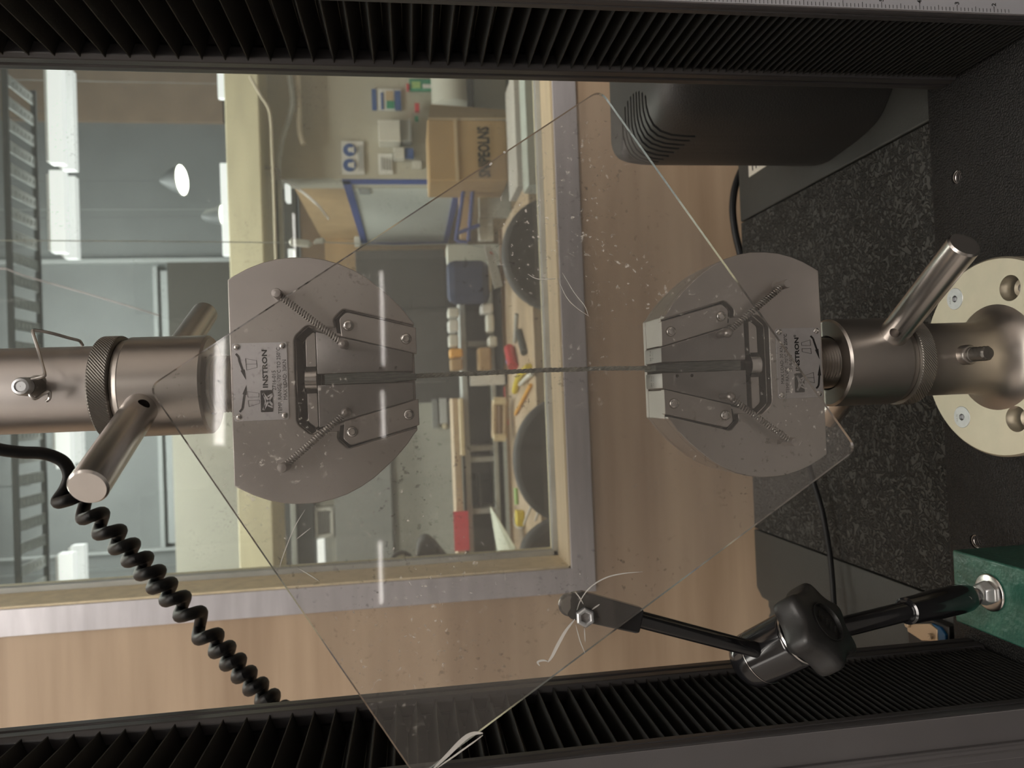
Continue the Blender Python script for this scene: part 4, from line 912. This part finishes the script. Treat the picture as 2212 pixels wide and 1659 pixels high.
o = MB().box(a.x-.028, a.x+.028, a.y-.03, a.y+.02, zbn, zbn+.03).build('yellow_block', 'yellow', None, .004, 0); tag(o, 'yellow block on the bench in front of the left chair back', 'block')
o = MB().tube(crom([bench_pt(*q, .004) for q in ((1116, 1102), (1110, 1120), (1114, 1136), (1128, 1140), (1136, 1120), (1154, 1080), (1162, 1100), (1156, 1125))], 6), .0035, 8).build('white_lead', 'paper'); tag(o, 'white looped lead lying on the bench in front of the cream sheet', 'cable')
# chairs
def chair(cxp, cyp, wpx, top, Y, lab):
    t = thing('office_chair', lab, 'chair', PY(1200, cyp, Y)-Vector((0, 0, 0)))
    c = PY(top, cyp, Y); w = wpx/FPX*Y; pr = []
    for k in range(25):
        a = PI*k/24; pr.append((w*math.cos(a)*(1-.0*abs(math.sin(a))), .17*math.sin(a)**.85))
    zb = c.z-.17
    prof = [(c.x+x, zb+z) for x, z in pr]+[(c.x-w*.82, zb-.20), (c.x+w*.82, zb-.20)]
    MB().prism(prof, lambda x, z: (x, Y, z), lambda x, z: (x, Y+.06, z)).build('backrest', 'chair', t, .015)
    MB().box(c.x-.03, c.x+.03, Y+.06, Y+.09, zb-.5, zb-.1).build('back_stem', 'hall_dark', t, .004, 0)
    MB().box(c.x-.18, c.x+.18, Y-.36, Y+.03, zb-.52, zb-.45).build('seat', 'chair', t, .02, 0)
    MB().tube([(c.x, Y-.18, zb-.5), (c.x, Y-.18, ZF+.12)], .025, 12).build('gas_column', 'hall_dark', t)
    for k in range(5):
        a = 2*PI*k/5; e = Vector((c.x+.17*math.cos(a), Y-.18+.17*math.sin(a), ZF+.05)); MB().tube([(c.x, Y-.18, ZF+.12), e], .018, 8).build('base_arm', 'hall_dark', t); MB().dome(e-Vector((0, 0, .05)), (0, 0, 1), .025, .05, 10).build('caster', 'hall_dark', t)
chair(0, 547, 128, 1087, 2.0, 'dark office chair back beside the white hanging tag')
chair(0, 1000, 140, 1112, 2.05, 'dark office chair back in the middle below the yarn')
chair(0, 1205, 88, 1128, 1.62, 'dark office chair back in the window corner')
# dome and ring behind the left window edge
t = thing('lamp_hood', 'dark domed hood at the left window edge', 'lamp', PY(935, 1215, 2.16))
MB().prism([(PY(x, y, 2.16).x, PY(x, y, 2.16).z) for x, y in ((902, 1235), (899, 1200), (903, 1176), (914, 1165), (926, 1165), (942, 1178), (958, 1198), (973, 1215), (980, 1235))], lambda x, z: (x, 2.16, z), lambda x, z: (x, 2.26, z)).build('hood', 'chair', t, .01)
hp_ = PY(935, 1215, 2.21); MB().tube([(hp_.x, 2.21, hp_.z), (hp_.x, 2.21, ZF)], .012, 10).build('stand_pole', 'hall_dark', t); MB().lathe([(.06, 0), (.06, .02)], (hp_.x, 2.21, ZF), (0, 0, 1), 24).build('stand_foot', 'hall_dark', t)
t = thing('rimmed_disc', 'pale round disc with a thick dark rim beside the dark hood', 'disc', PY(872, 1230, 2.2))
c = PY(868, 1216, 2.2); k = 2.2/1.92; MB().lathe([(.022*k, -.006), (.031*k, -.006), (.031*k, .006), (.022*k, .006), (.022*k, -.006)], c, (0, 1, 0), 32, cap=False).build('rim', 'chair', t); MB().lathe([(.0225*k, -.002), (.0225*k, .002)], c, (0, 1, 0), 28).build('disc_face', 'cream_p', t)
MB().tube([c-Vector((0, 0, .03)), (c.x, 2.2, hp_.z-.3), (hp_.x-.016, 2.2, hp_.z-.3)], .004, 8).build('support_arm', 'hall_dark', t)
# hanging cord with tag
t = thing('pull_cord', 'thin hanging cord with white plastic toggles behind the shield', 'cord', PY(1045, 530, 1.7))
MB().tube([PY(-60, 519, 1.7), PY(300, 521, 1.7), PY(620, 524, 1.7)], .0012, 6).build('upper_cord', 'galv', t)
MB().tube([PY(700, 523, 1.7), PY(850, 530, 1.7), PY(1000, 526, 1.7), PY(1046, 534, 1.7)], .0012, 6).build('lower_cord', 'galv', t)
MB().tube([PY(626, 520, 1.7), PY(630, 523, 1.7), PY(668, 527, 1.7), PY(674, 528, 1.7)], [.004, .0095, .0085, .003], 12).build('toggle', 'white', t)
MB().tube([PY(678, 526, 1.7), PY(684, 521, 1.7), PY(698, 520, 1.7), PY(703, 522, 1.7)], [.003, .006, .007, .002], 12).build('toggle', 'white', t)
tg = thing('paper_tag', 'white paper tag hanging beside the dark chair back', 'tag', PY(1084, 620, 1.7))
q = [PY(*a, 1.7) for a in ((1046, 530), (1060, 532), (1072, 560), (1086, 618), (1068, 624), (1052, 560))]
MB().hexa(q, [p+Vector((0, .0015, 0)) for p in q]).build('sheet', 'paper', tg, 0, 0)
MB().tube([PY(1058, 544, 1.698), PY(1064, 549, 1.698)], .0015, 6).build('red_mark', 'red', tg)
o = MB().tube(crom([PY(*q, 1.09) for q in ((-40, 570), (0, 580), (14, 581), (60, 598), (180, 632), (300, 668), (345, 682))], 4), .0018, 6).build('clear_tube', 'clear_tube'); tag(o, 'pale clear tube crossing the window glass toward the upper shaft', 'tube')
o = MB().tube(crom([PY(*q, 3.07) for q in ((572, 362), (598, 366), (606, 385), (640, 405), (672, 430), (694, 452), (710, 474))], 5), .0065, 6).build('curved_tube', 'clear_tube'); tag(o, 'curved pale tube hanging in front of the brown door', 'tube')
# lamps mirrored in the shield: real tubes on the ceiling behind the camera
def mirror_hit(px, py, z):
    p = PP(px, py); r = ray(px, py).normalized(); d = r-2*r.dot(NP)*NP; return p+d*((z-p.z)/d.z)
zl = 1.5
def tube_lamp(a, b, lab):
    A = mirror_hit(*a, zl); B = mirror_hit(*b, zl); y = (A.y+B.y)/2; x = (A.x+B.x)/2
    print('tube lamp', A, B)
    lamp('tube_light', lab, x, y, zl, abs(A.x-B.x), .10, 'L_row', 'tube lights behind the photographer', hang=ZC)
tube_lamp((826, 590), (828, 787), 'ceiling tube light behind the photographer on the right of the far row')
tube_lamp((828, 846), (829, 945), 'ceiling tube light behind the photographer in the middle of the far row')
tube_lamp((825, 1168), (822, 1306), 'ceiling tube light behind the photographer on the left of the far row')
tube_lamp((482, 700), (472, 960), 'ceiling tube light behind the photographer in the near row')
